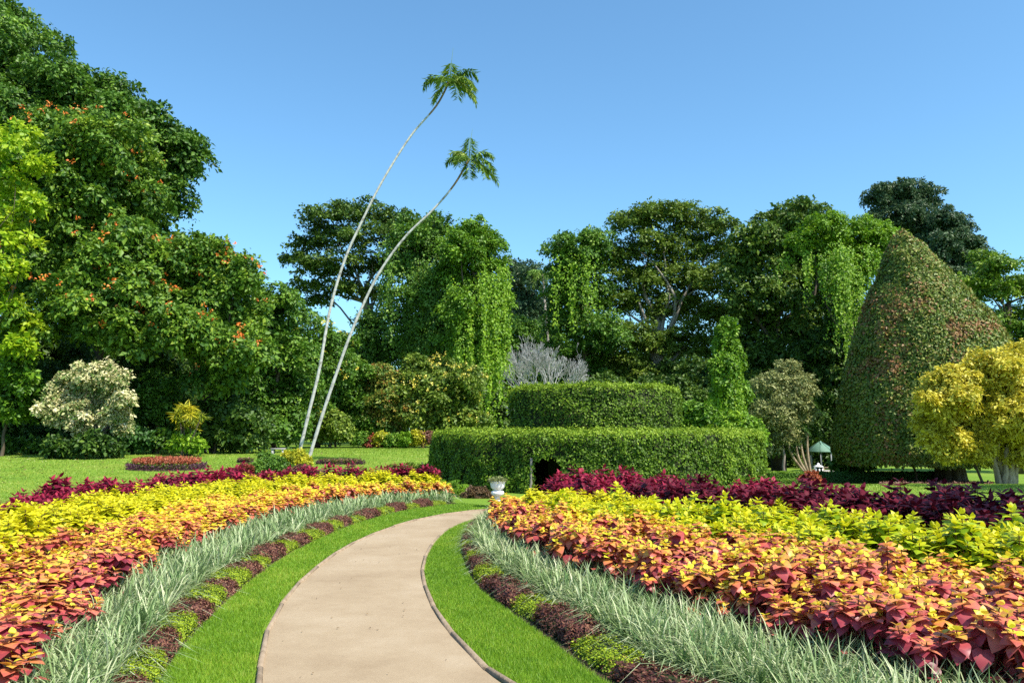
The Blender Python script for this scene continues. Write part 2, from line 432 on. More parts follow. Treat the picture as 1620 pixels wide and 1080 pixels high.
CR = dict(
 kerb=[(2.4, 1.2), (1.6, 2.5), (.9, 3.8), (.4, 4.8), (-.09, 5.69), (-.37, 6.49), (-.71, 7.68), (-1.01, 9.24), (-1.17, 10.53), (-1.24, 12.25), (-1.16, 14.2), (-.86, 15.7), (-.3, 16.7), (.6, 17.4), (2, 17.9), (6, 18.4)],
 e1=[(3.0, 2.1), (2.0, 3.5), (1.2, 4.75), (.65, 5.69), (.32, 6.77), (-.06, 7.95), (-.38, 9.05), (-.61, 10.53), (-.76, 12.0), (-.82, 13.35), (-.74, 14.6), (-.52, 15.6)],
 e2=[(3.5, 2.5), (2.4, 3.9), (1.65, 5.0), (1.17, 5.69), (.90, 6.49), (.50, 7.68), (.12, 8.88), (-.24, 10.29), (-.48, 12.0), (-.54, 13.4), (-.46, 14.6), (-.30, 15.5)],
 g=[(4.4, 3.0), (3.3, 4.15), (2.59, 4.98), (2.12, 5.66), (1.54, 6.91), (.92, 8.47), (.3, 9.9), (-.12, 12.08), (-.28, 14.0), (-.15, 15.0), (.05, 15.8)],
 o=[(7.6, 4.4), (6.2, 5.6), (4.8, 6.9), (4.0, 7.6), (3.29, 8.5), (2.21, 9.81), (1.25, 11.0), (.6, 12.9), (.25, 14.8), (.35, 16.0)],
 y=[(9.4, 5.4), (7.6, 6.8), (5.6, 8.5), (4.96, 9.23), (4.11, 10.4), (2.95, 12.0), (1.75, 13.4), (1.1, 14.8), (.7, 16.1)],
 m=[(11.8, 7.6), (9.5, 9.3), (7.4, 11), (6.25, 11.9), (5.15, 12.9), (4.2, 14.2), (2.9, 15.5), (2.1, 16.2), (1.3, 16.7)])
CL = dict(
 kerb=[(1.1, -1.2), (.3, .3), (-.4, 1.8), (-.95, 3.2), (-1.4, 4.6), (-1.71, 5.69), (-1.92, 6.4), (-2.16, 7.5), (-2.39, 9.24), (-2.47, 11.8), (-2.26, 14.1), (-1.67, 16.4), (-.77, 17.84), (.3, 18.6), (2, 19.1), (6, 19.6)],
 e1=[(-1.0, 2.2), (-1.9, 4.2), (-2.44, 5.76), (-2.74, 7.31), (-3.02, 9.63), (-3.12, 11.93), (-2.92, 15.16), (-2.30, 17.84), (-1.25, 19.6)],
 e2=[(-1.4, 2.2), (-2.25, 4.2), (-2.76, 5.98), (-3.03, 6.97), (-3.4, 9.05), (-3.56, 10.78), (-3.56, 12.74), (-3.28, 15.6), (-2.6, 18.18), (-1.45, 19.95)],
 g=[(-1.9, 2.2), (-2.9, 4.69), (-3.52, 6.66), (-4.05, 8.88), (-4.4, 11.5), (-4.42, 13.9), (-3.95, 17.0), (-2.95, 19.1), (-1.55, 20.4)],
 o=[(-3.4, 2.6), (-4.7, 5.6), (-5.36, 8.3), (-5.68, 10), (-5.8, 12.9), (-5.35, 16.5), (-3.9, 19.5), (-1.75, 20.8)],
 y=[(-5.0, 4.2), (-6.3, 8.0), (-6.85, 10.6), (-7.15, 13.4), (-6.85, 16.0), (-5.9, 18.7), (-4.1, 20.6), (-2.0, 21.1)],
 m=[(-5.7, 4.2), (-7, 8.2), (-7.55, 11.2), (-7.9, 14.3), (-7.55, 17.0), (-6.5, 19.4), (-4.5, 21.1), (-2.3, 21.5)])
NS = 160
CR = {k: spline(v, NS) for k, v in CR.items()}
CL = {k: spline(v, NS) for k, v in CL.items()}

def sheet(name, A, B, z, mat, th=None):
    n = len(A)
    V = np.concatenate((np.column_stack((A, np.full(n, z))), np.column_stack((B, np.full(n, z)))))
    i = np.arange(n - 1)
    return build(name, V, np.stack((i, i + 1, i + n + 1, i + n), 1), mat)

struct(sheet("path", CL['kerb'], CR['kerb'], 0.012, M['path']))

def kerb(name, c, side):
    """low stone edging made of short blocks set end to end, with thin joints"""
    mb = MB(); L = clen(c); n = int(L / 1.1)
    q = spline(c[::4], n + 1); rr = random.Random(5)
    for k in range(n):
        a, b = q[k], q[k + 1]; t = (b - a) / np.linalg.norm(b - a); nrm = np.array((-t[1], t[0])) * side
        a2, b2 = a + t * 0.003, b - t * 0.003; h = 0.034 + rr.uniform(-.005, .006); w = 0.042; off = rr.uniform(-.003, .003)
        V = []
        for z, e in ((-.03, 0), (h - .012, 0), (h, .012)):
            for pp, s in ((a2, e), (b2, -e)):
                V.append((*(pp + t * s + nrm * (off + e)), z))
            for pp, s in ((b2, -e), (a2, e)):
                V.append((*(pp + t * s + nrm * (off + w - e)), z))
        F = []
        for l in range(2):
            for j in range(4):
                F.append((l * 4 + j, l * 4 + (j + 1) % 4, (l + 1) * 4 + (j + 1) % 4, (l + 1) * 4 + j))
        F.append((8, 9, 10, 11))
        mb.add(V, F)
    return struct(mb.build(name, M['kerb']))
kerb("kerb", CL['kerb'], 1)
kerb("kerb", CR['kerb'], -1)
struct(sheet("bed_soil", CL['e1'], CL['m'], 0.006, M['soil']))
struct(sheet("bed_soil", CR['e1'], CR['m'], 0.006, M['soil']))

def strip_pts(A, B, n, rng, pw=1.0):
    """random points in the strip between two curves, uniform by area"""
    s = rng.uniform(0, NS - 1.001, n * 3); w = rng.uniform(0, 1, n * 3) ** pw
    i = s.astype(int); f = (s - i)[:, None]
    a = A[i] * (1 - f) + A[i + 1] * f; b = B[i] * (1 - f) + B[i + 1] * f
    wd = np.linalg.norm(b - a, axis=1)
    keep = rng.uniform(0, wd.max(), n * 3) < wd
    p = a + (b - a) * w[:, None]
    return p[keep][:n]

def in_view(P, m=0.06):
    t = np.abs(P[:, 0] / np.maximum(P[:, 1], .1))
    return (P[:, 1] > 3.6) & (t < 0.643 + m + 0.6 / np.maximum(P[:, 1], 1))

# mown grass of the two verges, and of the lawn behind: small triangles
def turf(name, P, h, w, rng, mat, z0=None):
    n = len(P)
    a = rng.uniform(0, 2 * math.pi, n); lean = rng.uniform(0.1, 0.9, n) * h
    z = np.zeros(n) if z0 is None else z0
    side = np.stack((np.cos(a), np.sin(a), np.zeros(n)), 1) * (w / 2)[:, None]
    b = rng.uniform(0, 2 * math.pi, n)
    root = np.column_stack((P, z))
    tip = root + np.stack((np.cos(b) * lean, np.sin(b) * lean, h), 1)
    V = np.stack((root - side, root + side, tip), 1).reshape(-1, 3)
    F = np.arange(n * 3).reshape(-1, 3)
    tone = .5 + (.22 * vnoise(root, .16, 9) if z0 is not None else 0) + .16 * vnoise(root, .7, 5) + .12 * vnoise(root, 2.6, 6) + .10 * vnoise(root, 9.0, 7)
    return build(name, V, F, mat, rnd=np.clip(tone + rng.normal(0, 0.2, n), 0, 1))

rng = np.random.default_rng(11)
PP = []
for C in (CL, CR):
    A = C['kerb']; Bc = C['e1']
    # the verge curve ends before the kerb does: match them by y
    Ak = A[(A[:, 1] > (2.0 if C is CL else 1.4)) & (A[:, 1] < (18.6 if C is CL else 16.4))]
    Ak = spline(Ak[::6], NS)
    off = 0.06 if C is CL else -0.06
    Ak = Ak - np.array((off, 0))
    p = strip_pts(Ak, Bc, 230000, rng)
    p = p[in_view(p)]
    keep = rng.uniform(0, 1, len(p)) < np.clip((7.5 / p[:, 1]) ** 1.3, 0.12, 1)
    PP.append(p[keep])
P = np.concatenate(PP); dd = P[:, 1]
tag(turf("lawn_grass", P, rng.uniform(.018, .042, len(P)) * (1 + dd * .02), .0035 + .0009 * np.maximum(dd - 5, 0), rng, M['grass']),
    "short mown bright green grass of the verges beside the path", "grass", kind="stuff")
# open lawn left and right behind the beds
n = 170000
Y = rng.uniform(0, 1, n) ** 1.2 * 42 + 13; X = rng.uniform(-0.75, 0.75, n) * Y
ok = (X < np.interp(Y, [13, 14.3, 17, 19.4, 21.5, 22], [-7.8, -8.1, -7.7, -6.7, -2.4, -1.8])) | (X > np.interp(Y, [13, 15.5, 16.8, 20, 60], [5.4, 3.1, 1.4, 6, 8])) 
ok &= ((X - 2.86) ** 2 + (Y - 27.85) ** 2 > 5.9 ** 2)
P = np.stack((X, Y), 1)[ok]; dd = P[:, 1]
tag(turf("lawn_grass", P, rng.uniform(.02, .045, len(P)) * (1 + dd * .008), .004 + .0010 * dd, rng, M['grass2'], terrain(P[:, 0], P[:, 1])),
    "grass blades of the wide open lawn behind the flower beds", "grass", kind="stuff")

# ------------------------------------------------------------------ pale variegated border grass (uncountable)
def border_grass(name, A, B, rng, label, count):
    P = strip_pts(A, B, count, rng)
    P = P[in_view(P, .1)]
    # tufts: pull blades towards random tuft centres
    c = P[rng.integers(0, len(P), max(60, len(P) // 60))]
    idx = np.array([np.argmin(((c - p) ** 2).sum(1)) for p in P])
    P = P + (c[idx] - P) * rng.uniform(.35, .85, len(P))[:, None]
    d = P[:, 1]
    keep = rng.uniform(0, 1, len(P)) < np.clip((8.5 / d) ** 1.0, .3, 1)
    P = P[keep]; d = P[:, 1]; idx = idx[keep]; n = len(P)
    out = P - c[idx]
    ang = np.arctan2(out[:, 1], out[:, 0]) + rng.normal(0, .9, n)
    L = rng.uniform(.28, .60, n); wd = (.0105 + .0007 * np.maximum(d - 6, 0)) * rng.uniform(.7, 1.4, n)
    lean = rng.uniform(.35, 1.35, n)
    dr = np.stack((np.cos(ang), np.sin(ang)), 1)
    sd = np.stack((-np.sin(ang), np.cos(ang)), 1)
    ts = np.array((0, .35, .7, 1.0)); ws = np.array((.8, 1.0, .75, .06))
    V = np.empty((n, 4, 2, 3))
    for k, t in enumerate(ts):
        rad = L * lean * t ** 1.5 * .85
        z = L * (t * (1.12 - .42 * lean) - .55 * lean * t ** 3)
        for s, sg in ((0, 1), (1, -1)):
            V[:, k, s, :2] = P + dr * rad[:, None] + sd * (sg * wd * ws[k] / 2)[:, None]
            V[:, k, s, 2] = np.maximum(z, .01)
    i = np.arange(n)[:, None] * 8
    F = np.concatenate([i + np.array((2 * k, 2 * k + 1, 2 * k + 3, 2 * k + 2)) for k in range(3)], 1).reshape(-1, 4)
    tone = np.clip(rng.normal(.50, .24, n) + rng.normal(0, .13, len(c))[idx], 0, 1)
    R = np.clip(np.repeat(tone, 3) + np.tile((-.16, 0.0, .1), n), 0, 1)
    o = build(name, V.reshape(-1, 3), F, M['blade'], rnd=R)
    return tag(o, label, "grass", kind="stuff")
border_grass("variegated_grass", CL['e2'] - (CL['g'] - CL['e2']) * .06, CL['g'] * .85 + CL['o'] * .15, np.random.default_rng(21), "pale blue-green variegated grass between edging mounds and orange coleus, left bed", 42000)
border_grass("variegated_grass", CR['e2'] - (CR['g'] - CR['e2']) * .04, CR['g'] * .93 + CR['o'] * .07, np.random.default_rng(22), "pale blue-green variegated grass between edging mounds and orange coleus, right bed", 42000)

# ------------------------------------------------------------------ edging mounds
def mound_mesh(name, mat, nleaf, size, asp, seed, up):
    r = np.random.default_rng(seed)
    u = unit(r.normal(0, 1, (nleaf, 3))); u[:, 2] = np.abs(u[:, 2])
    e = np.abs(u) ** 0.75 * np.sign(u)                          # squarish dome
    bump = 1 + .10 * np.sin(u[:, 0] * 9 + seed) * np.sin(u[:, 1] * 8 + seed * 2) + r.normal(0, .05, nleaf)
    fac = r.uniform(.80, 1.06, nleaf) * bump
    P = e * np.array((.5, .5, 1.0)) * fac[:, None]
    P[:, 2] = np.maximum(P[:, 2], .02) * .17; 
    N = unit(u + r.normal(0, .5, u.shape) + np.array((0, 0, .3)))
    D = u * .5 + np.array((0, 0, up)) + r.normal(0, .6, u.shape)
    P[:, 0] *= .62; P[:, 1] *= .36
    V, F, R = kites(P, N, D, size * r.uniform(.7, 1.3, nleaf), asp, .1, np.clip(r.normal(.5, .22, nleaf) + (fac - .95) * 1.2, 0, 1))
    core = MB(); core.lathe([(.5, 0), (.47, .05), (.38, .10), (.2, .135), (.02, .145)], (0, 0, 0), 16, sx=.56, sy=.32)
    Vc = np.array(core.V); Fc = core.F
    nF = [tuple(f) for f in F] + [tuple(i + len(V) for i in f) for f in Fc]
    return build(name, np.concatenate((V, Vc)), nF, [mat, M['hedgecore']], rnd=np.concatenate((R, np.zeros(len(Fc)))),
                 midx=[0] * len(F) + [1] * len(Fc), mesh_only=True)
MB_B = [mound_mesh("burgundy_mound", M['burg'], 4200, .026, .42, 30 + k, .9) for k in range(4)]
MB_L = [mound_mesh("lime_mound", M['limem'], 4600, .018, .6, 40 + k, .6) for k in range(4)]
ORD = ["first", "second", "third", "fourth", "fifth", "sixth", "seventh", "eighth", "ninth", "tenth", "eleventh", "twelfth", "thirteenth", "fourteenth", "fifteenth", "sixteenth", "seventeenth", "eighteenth", "nineteenth", "twentieth", "twenty-first", "twenty-second"]
rr = random.Random(3)
for side, C, lb, ll, start in (("left", CL, .66, .60, 4.9), ("right", CR, .90, .62, 4.9)):
    mid = spline(((C['e1'] + C['e2']) / 2)[::5], 400); wid = np.interp(np.linspace(0, 1, 400), np.linspace(0, 1, NS), np.linalg.norm(C['e1'] - C['e2'], axis=1))
    s = np.concatenate(([0], np.cumsum(np.linalg.norm(np.diff(mid, axis=0), axis=1))))
    pos = float(np.interp(start, mid[:, 1], s)); k = 0; cnt = [0, 0]
    while pos < s[-1] - .3:
        burg = k % 2 == 0
        l = (lb if burg else ll) * rr.uniform(.68, 1.3)
        c = pos + l / 2; i = int(np.argmin(np.abs(s - c))); i0, i1 = max(i - 4, 0), min(i + 4, 399)
        t = mid[i1] - mid[i0]; rz = math.atan2(t[1], t[0])
        me = rr.choice(MB_B if burg else MB_L)
        o = bpy.data.objects.new("burgundy_mound" if burg else "lime_mound", me); link(o)
        o.location = (mid[i][0], mid[i][1], .004); o.rotation_euler = (0, 0, rz)
        wy = max(.26, min(.5, wid[i])) / .36
        o.scale = (l / .50, wy * rr.uniform(.74, .88), (.92 if burg else .78) * rr.uniform(.8, 1.2))
        tag(o, "%s %s clump counted from the near end of the %s edging row" % (ORD[cnt[not burg]], "burgundy" if burg else "lime green", side),
            "edging plant", "%s mounds in the %s edging row" % ("burgundy" if burg else "lime green", side))
        cnt[not burg] += 1; pos += l; k += 1

# ------------------------------------------------------------------ coleus
def coleus_mesh(name, mat, seed, h, rad, tips, leaf, upright=0.0, asp=0.98, serr=0.0, levels=3, size_young=.45, shift=0.0):
    """one plant: stems that end in rosettes of opposite heart-shaped leaves"""
    r = np.random.default_rng(seed)
    t = np.array([(0, 0, 0), (.30, 0, .03), (.66, 0, -.02), (1.0, 0, -.24),
                  (-.06, .22, .04), (.16, .46, .03), (.42, .44, .0), (.74, .24, -.10),
                  (-.06, -.22, .04), (.16, -.46, .03), (.42, -.44, .0), (.74, -.24, -.10)])
    t[:, 1] *= asp
    if serr:
        t[5, 0] -= .04; t[6, 1] *= 1.12
        t[10, 1] *= 1.12
    tri = [(0, 1, 5), (0, 5, 4), (1, 6, 5), (1, 2, 6), (2, 7, 6), (2, 3, 7), (0, 9, 1), (0, 8, 9), (1, 9, 10), (1, 10, 2), (2, 10, 11), (2, 11, 3)]
    V = []; F = []; R = []; Mi = []; n = 0
    sb = MB()
    for k in range(tips):
        a = 2.4 * k + r.uniform(-.3, .3); q = math.sqrt((k + .4) / tips) * rad
        tip = np.array((math.cos(a) * q, math.sin(a) * q, h * (1 - .26 * (q / rad) ** 2) * r.uniform(.84, 1.10)))
        root = np.array((math.cos(a) * q * .3, math.sin(a) * q * .3, 0))
        sb.tube([root, (root + tip) / 2 + np.array((0, 0, h * .08)), tip], [.007, .006, .004], 4, cap=False)
        out = unit(np.array((math.cos(a) * q / rad * .55, math.sin(a) * q / rad * .55, 1.0)))
        tw = r.uniform(0, math.pi)
        for lv in range(levels + 1):
            for s in (0, 1, 2, 3) if lv >= 1 else (0, 1):
                az = tw + lv * (math.pi / 2 if lv < 2 else .8) + s * (math.pi if lv < 1 else math.pi / 2) + r.normal(0, .22)
                young = lv / max(levels, 1)           # 0 young .. 1 old
                L = leaf * (size_young + (1 - size_young) * min(1, young * 1.3)) * r.uniform(.82, 1.15)
                el = (0.80 - 1.25 * young + upright * (1 - .5 * young)) + r.normal(0, .16)
                dr = np.array((math.cos(az) * math.cos(el), math.sin(az) * math.cos(el), math.sin(el)))
                dr = unit(dr + (out - np.array((0, 0, 1))) * .8)
                sd = unit(np.cross(np.array((0, 0, 1.0)), dr)); nm = np.cross(dr, sd)
                sd = unit(sd + nm * r.normal(0, .25)); nm = np.cross(dr, sd)
                pos = tip - out * young * leaf * .85 + dr * leaf * .10
                vv = pos + L * (t[:, :1] * dr + t[:, 1:2] * sd + t[:, 2:3] * nm)
                V.append(vv); c = np.clip(young * .72 + r.normal(.08, .10) + shift, 0, 1)
                for f in tri:
                    F.append(tuple(i + n for i in f)); Mi.append(0)
                    R.append(np.clip(c + (-.10 if 0 in f else (-.03 if 1 in f else .05)) + r.normal(0, .035), 0, 1))
                n += len(vv)
    # a few hidden lower leaves
    for k in range(tips * 2):
        a = r.uniform(0, 2 * math.pi); q = rad * r.uniform(.6, 1.15); el = r.uniform(-.7, .2)
        dr = np.array((math.cos(a) * math.cos(el), math.sin(a) * math.cos(el), math.sin(el))); sd = unit(np.cross(np.array((0, 0, 1.0)), dr)); nm = np.cross(dr, sd)
        pos = np.array((math.cos(a) * q * .8, math.sin(a) * q * .8, h * r.uniform(.25, .7))); L = leaf * r.uniform(.8, 1.1)
        vv = pos + L * (t[:, :1] * dr + t[:, 1:2] * sd + t[:, 2:3] * nm); V.append(vv)
        c = np.clip(.8 + r.normal(0, .12), 0, 1)
        for f in tri: F.append(tuple(i + n for i in f)); R.append(c); Mi.append(0)
        n += len(vv)
    V = np.concatenate(V + [np.array(sb.V)])
    F += [tuple(i + n for i in f) for f in sb.F]; R += [0.5] * len(sb.F); Mi += [1] * len(sb.F)
    return build(name, V, F, [mat, M['stem']], rnd=R, midx=Mi, smooth=True, mesh_only=True)

KIND = {
 'or': [coleus_mesh("orange_coleus", M['col_or'], 100 + k, .61, .20, 7, .100) for k in range(5)],
 'oy': [coleus_mesh("orange_coleus", M['col_oy'], 110 + k, .61, .20, 7, .100) for k in range(5)],
 'rd': [coleus_mesh("orange_coleus", M['col_rd'], 120 + k, .61, .20, 7, .106) for k in range(5)],
 'yl': [coleus_mesh("yellow_coleus", M['col_yl'], 130 + k, .73, .19, 8, .125, upright=.15, asp=.7, serr=1, shift=-.05) for k in range(4)],
 'lm': [coleus_mesh("yellow_coleus", M['col_lm'], 140 + k, .73, .20, 8, .130, upright=.25, asp=.75, serr=1, shift=-.05) for k in range(4)],
 'mr': [coleus_mesh("maroon_coleus", M['col_mr'], 150 + k, .84, .24, 8, .165, upright=.15, asp=.62, size_young=.6) for k in range(4)],
 'cr': [coleus_mesh("maroon_coleus", M['col_cr'], 160 + k, .84, .22, 8, .145, upright=.15, asp=.62, size_young=.6) for k in range(4)],
}

def plant_grid(A, B, step, rng):
    pts = []
    la = (clen(A) + clen(B)) / 2; nl = int(la / step)
    for i in range(nl):
        s = (i + .5) / nl * (NS - 1); k = int(s); f = s - k
        a = A[k] * (1 - f) + A[min(k + 1, NS - 1)] * f; b = B[k] * (1 - f) + B[min(k + 1, NS - 1)] * f
        w = np.linalg.norm(b - a); m = max(1, int(round(w / step)))
        for j in range(m):
            pts.append(a + (b - a) * ((j + .5 + (.25 if i % 2 else -.25) * (m > 1)) / m))
    P = np.array(pts)
    return P + rng.normal(0, step * .13, P.shape)

rng = np.random.default_rng(77)
def sel_or(p, side, w):
    d = p[1]
    red = np.clip((9.5 - d) / 5, 0, 1) * (.8 if side == 'right' else .5) + (.12 if side == 'right' else .0)
    yel = np.clip((d - 9) / 6, 0, 1) * .75
    x = rng.uniform()
    return 'rd' if x < red else ('oy' if x > 1 - yel else 'or')
BEDS = []   # (kind key, side, position)
for side, C in (("left", CL), ("right", CR)):
    for p in plant_grid(C['g'], C['o'], .27, rng): BEDS.append(('orange', sel_or(p, side, 0), side, p))
    for p in plant_grid(C['o'], C['y'], .27, rng):
        if side == 'left': k = 'yl'
        else: k = 'lm' if rng.uniform() < np.clip((14.2 - p[1]) / 3, 0, 1) else 'yl'
        BEDS.append(('yellow', k, side, p))
    for p in plant_grid(C['y'], C['m'], .32, rng):
        k = 'cr' if side == 'left' or p[1] > 14.6 - .25 * p[0] + .3 * rng.normal() else 'mr'
        BEDS.append(('maroon', k, side, p))
def tall(colour, side, p):
    if side == 'left':
        return {'orange': .83, 'yellow': .87, 'maroon': .94}[colour]
    k = float(np.clip((p[1] - 11.5) / 4.5, 0, 1))
    return {'orange': 1 - .32 * k, 'yellow': .93 - .17 * k, 'maroon': .95 + .01 * k}[colour]
LAB = {
 ('orange', 'left'): ("orange_coleus", "orange and pink coleus with yellow heart leaves in the left bed", "orange coleus of the left bed"),
 ('orange', 'right'): ("orange_coleus", "orange and pink coleus with yellow heart leaves in the right bed", "orange coleus of the right bed"),
 ('yellow', 'left'): ("yellow_coleus", "bright yellow coleus between orange and crimson rows of the left bed", "yellow coleus of the left bed"),
 ('yellow', 'right'): ("yellow_coleus", "lime to yellow coleus between orange and maroon rows of the right bed", "lime yellow coleus of the right bed"),
 ('maroon', 'left'): ("maroon_coleus", "crimson coleus at the lawn side of the left bed", "crimson coleus of the left bed"),
 ('maroon', 'right'): ("maroon_coleus", "dark maroon coleus at the lawn side of the right bed", "maroon coleus of the right bed"),
}
for colour in ('orange', 'yellow', 'maroon'):
    L = [b for b in BEDS if b[0] == colour and in_view(b[3][None], .25)[0]]
    L.sort(key=lambda b: b[3][0] ** 2 + b[3][1] ** 2)
    # seen first: those inside the frame
    L.sort(key=lambda b: 0 if abs(b[3][0]) < .66 * b[3][1] + .1 and b[3][1] > 4.4 else 1)
    near, rest = L[:290], L[290:]
    for _, key, side, p in near:
        nm, lab, grp = LAB[(colour, side)]
        o = bpy.data.objects.new(nm, KIND[key][rng.integers(len(KIND[key]))]); link(o)
        o.location = (p[0], p[1], .006); o.rotation_euler = (rng.normal(0, .07), rng.normal(0, .07), rng.uniform(0, 6.28))
        s = rng.uniform(.82, 1.14); o.scale = (s, s, s * rng.uniform(.86, 1.14) * tall(colour, side, p))
        tag(o, lab, "coleus", grp)
    for side in ("left", "right"):
        mats = {}; 
        VV = []; FF = []; RR = []; MM = []; n = 0; slots = []
        for _, key, sd, p in rest:
            if sd != side: continue
            me = KIND[key][rng.integers(len(KIND[key]))]
            v = np.empty(len(me.vertices) * 3, np.float32); me.vertices.foreach_get("co", v); v = v.reshape(-1, 3)
            nl = len(me.loops); li = np.empty(nl, np.int32); me.loops.foreach_get("vertex_index", li)
            lt = np.empty(len(me.polygons), np.int32); me.polygons.foreach_get("loop_total", lt)
            mi = np.empty(len(me.polygons), np.int32); me.polygons.foreach_get("material_index", mi)
            rd = np.empty(len(me.polygons), np.float32); me.attributes["rnd"].data.foreach_get("value", rd)
            st = np.concatenate(([0], np.cumsum(lt)[:-1])); tsel = (lt == 3)
            f3 = li[st[tsel][:, None] + np.arange(3)]
            a = rng.uniform(0, 6.28); s = rng.uniform(.86, 1.12)
            v2 = v * s; x = v2[:, 0] * math.cos(a) - v2[:, 1] * math.sin(a); y = v2[:, 0] * math.sin(a) + v2[:, 1] * math.cos(a)
            VV.append(np.stack((x + p[0], y + p[1], v2[:, 2] * rng.uniform(.88, 1.12) * tall(colour, side, p)), 1)); FF.append(f3 + n); n += len(v)
            if me.materials[0] not in slots: slots.append(me.materials[0])
            MM.append(np.full(len(f3), slots.index(me.materials[0]))); RR.append(np.clip(rd[tsel] + rng.normal(0, .06), 0, 1))
        if VV:
            nm, lab, grp = LAB[(colour, side)]
            o = build(nm.split("_")[0] + "_coleus_mass", np.concatenate(VV), np.concatenate(FF), slots, rnd=np.concatenate(RR), midx=np.concatenate(MM))
            tag(o, "far end of the %s, merging into one mass" % grp, "coleus", kind="stuff")

# ------------------------------------------------------------------ foliage machinery
def crown(rng, lobes, leaf, spray, per, cover=1.25, up=.45, asp=.6, droop=.25, inner=.25, back=.5, squash=.22, tone=0.0, low=.45, jit=.55):
    """lobes: (centre xyz, radii xyz). Leaves sit in flattened sprays spread over and through each lobe."""
    Ps = []; Ns = []; Ds = []; Ss = []; Rs = []
    per = int(per * 1.7)
    for c, r in lobes:
        c = np.asarray(c, float); r = np.asarray(r, float)
        area = 4 * math.pi * ((r[0] * r[1]) ** 1.6 / 3 + (r[0] * r[2]) ** 1.6 / 3 + (r[1] * r[2]) ** 1.6 / 3) ** (1 / 1.6)
        ns = max(6, int(area / (math.pi * spray ** 2) * cover * 1.9)); 
        u = unit(rng.normal(0, 1, (ns, 3)))
        keep = (u[:, 2] > -.35) | (rng.uniform(0, 1, ns) < low)
        keep &= (u[:, 1] < .3) | (rng.uniform(0, 1, ns) < back)
        u = u[keep]; ns = len(u)
        fac = np.where(rng.uniform(0, 1, ns) < inner, rng.uniform(.25, .75, ns), rng.uniform(.78, 1.10, ns))
        fac = np.where(rng.uniform(0, 1, ns) < .06, rng.uniform(1.1, 1.4, ns), fac)
        ph = rng.uniform(0, 6.28, 3)
        fac *= 1 + .13 * np.sin(u[:, 0] * 5 + ph[0]) * np.sin(u[:, 2] * 5 + ph[1]) + .08 * np.sin(u[:, 1] * 9 + u[:, 2] * 7 + ph[2])
        sc = c + u * r * fac[:, None]
        nrm = unit(u * (1 - up) + np.array((0, 0, up)) + rng.normal(0, .22, u.shape))
        m = ns * per
        sn = np.repeat(nrm, per, 0); s0 = np.repeat(sc, per, 0)
        a = unit(np.cross(sn, np.array((.3, .2, .93)) + rng.normal(0, .01, 3))); b = np.cross(sn, a)
        th = rng.uniform(0, 6.28, m); q = np.sqrt(rng.uniform(0, 1, m))
        rs = np.repeat(spray * rng.uniform(.6, 1.3, ns), per)
        off = (np.cos(th) * q * rs)[:, None] * a + (np.sin(th) * q * rs)[:, None] * b
        P = s0 + off + sn * (rng.normal(0, squash, m) * rs)[:, None]
        P[:, 2] -= droop * q ** 2 * rs
        Ps.append(P); Ns.append(sn + rng.normal(0, jit, (m, 3))); Ds.append(off / rs[:, None] + np.array((0, 0, -.35)) + rng.normal(0, .5, (m, 3)))
        Ss.append(leaf * np.clip(np.exp(rng.normal(-.03, .32, m)), .45, 1.8))
        Rs.append(np.clip(.45 + tone + rng.normal(0, .06) + np.repeat(rng.normal(0, .13, ns), per) + rng.normal(0, .15, m), 0, 1))
    return kites(np.concatenate(Ps), np.concatenate(Ns), np.concatenate(Ds), np.concatenate(Ss), asp, .12, np.concatenate(Rs))

def strings(rng, items, leaf, asp=.7, dens=1.0, spread=.18, face=(-.1, -1, .35), tone=0.05):
    """hanging creepers. items: (top point, length)"""
    Ps = []; Ss = []; Rs = []
    for top, L in items:
        m = max(4, int(L / leaf * 2.6 * dens))
        t = rng.uniform(0, 1, m) ** .9
        w = spread * (1.15 - .75 * t)
        sway = rng.normal(0, .05 * L)
        P = np.stack((top[0] + sway * t ** 2 + rng.normal(0, 1, m) * w, top[1] + rng.normal(0, 1, m) * w * .8, top[2] - L * t), 1)
        Ps.append(P); Ss.append(leaf * rng.uniform(.6, 1.25, m)); Rs.append(np.clip(.5 + tone + rng.normal(0, .12) + rng.normal(0, .17, m), 0, 1))
    P = np.concatenate(Ps); n = len(P)
    N = np.asarray(face, float) + rng.normal(0, .5, (n, 3)); D = np.array((0, -.2, -1.0)) + rng.normal(0, .45, (n, 3))
    return kites(P, N, D, np.concatenate(Ss), asp, .12, np.concatenate(Rs))

def px_lobes(L, d, rng, flat=(1, .9, .85), dj=.5):
    out = []
    for q in L:
        u, v, r = q[:3]; dy = q[3] if len(q) > 3 else 0
        rad = r * d / FPX
        c = W(u, v, d + dy + rng.normal(0, dj) * rad)
        k = q[4] if len(q) > 4 else flat
        out.append((c, np.array(k) * rad))
    return out

def clumps(lobes, r, k=9, q=.42, flat=.78, core=1):
    """break each lobe into smaller clumps spread over its shell, with gaps between"""
    out = []
    for c, rad in lobes:
        if core: out.append((c, rad * .62))
        a0 = r.uniform(0, 6.28)
        for i in range(k):
            z = 1 - 1.75 * (i + .5) / k; a = a0 + i * 2.4 + r.normal(0, .25); h = math.sqrt(max(0, 1 - z * z))
            u = np.array((math.cos(a) * h, math.sin(a) * h, z))
            f = q * r.uniform(.5, 1.45)
            out.append((c + u * rad * r.uniform(.72, .98), rad * f * np.array((1, 1, flat))))
    return out

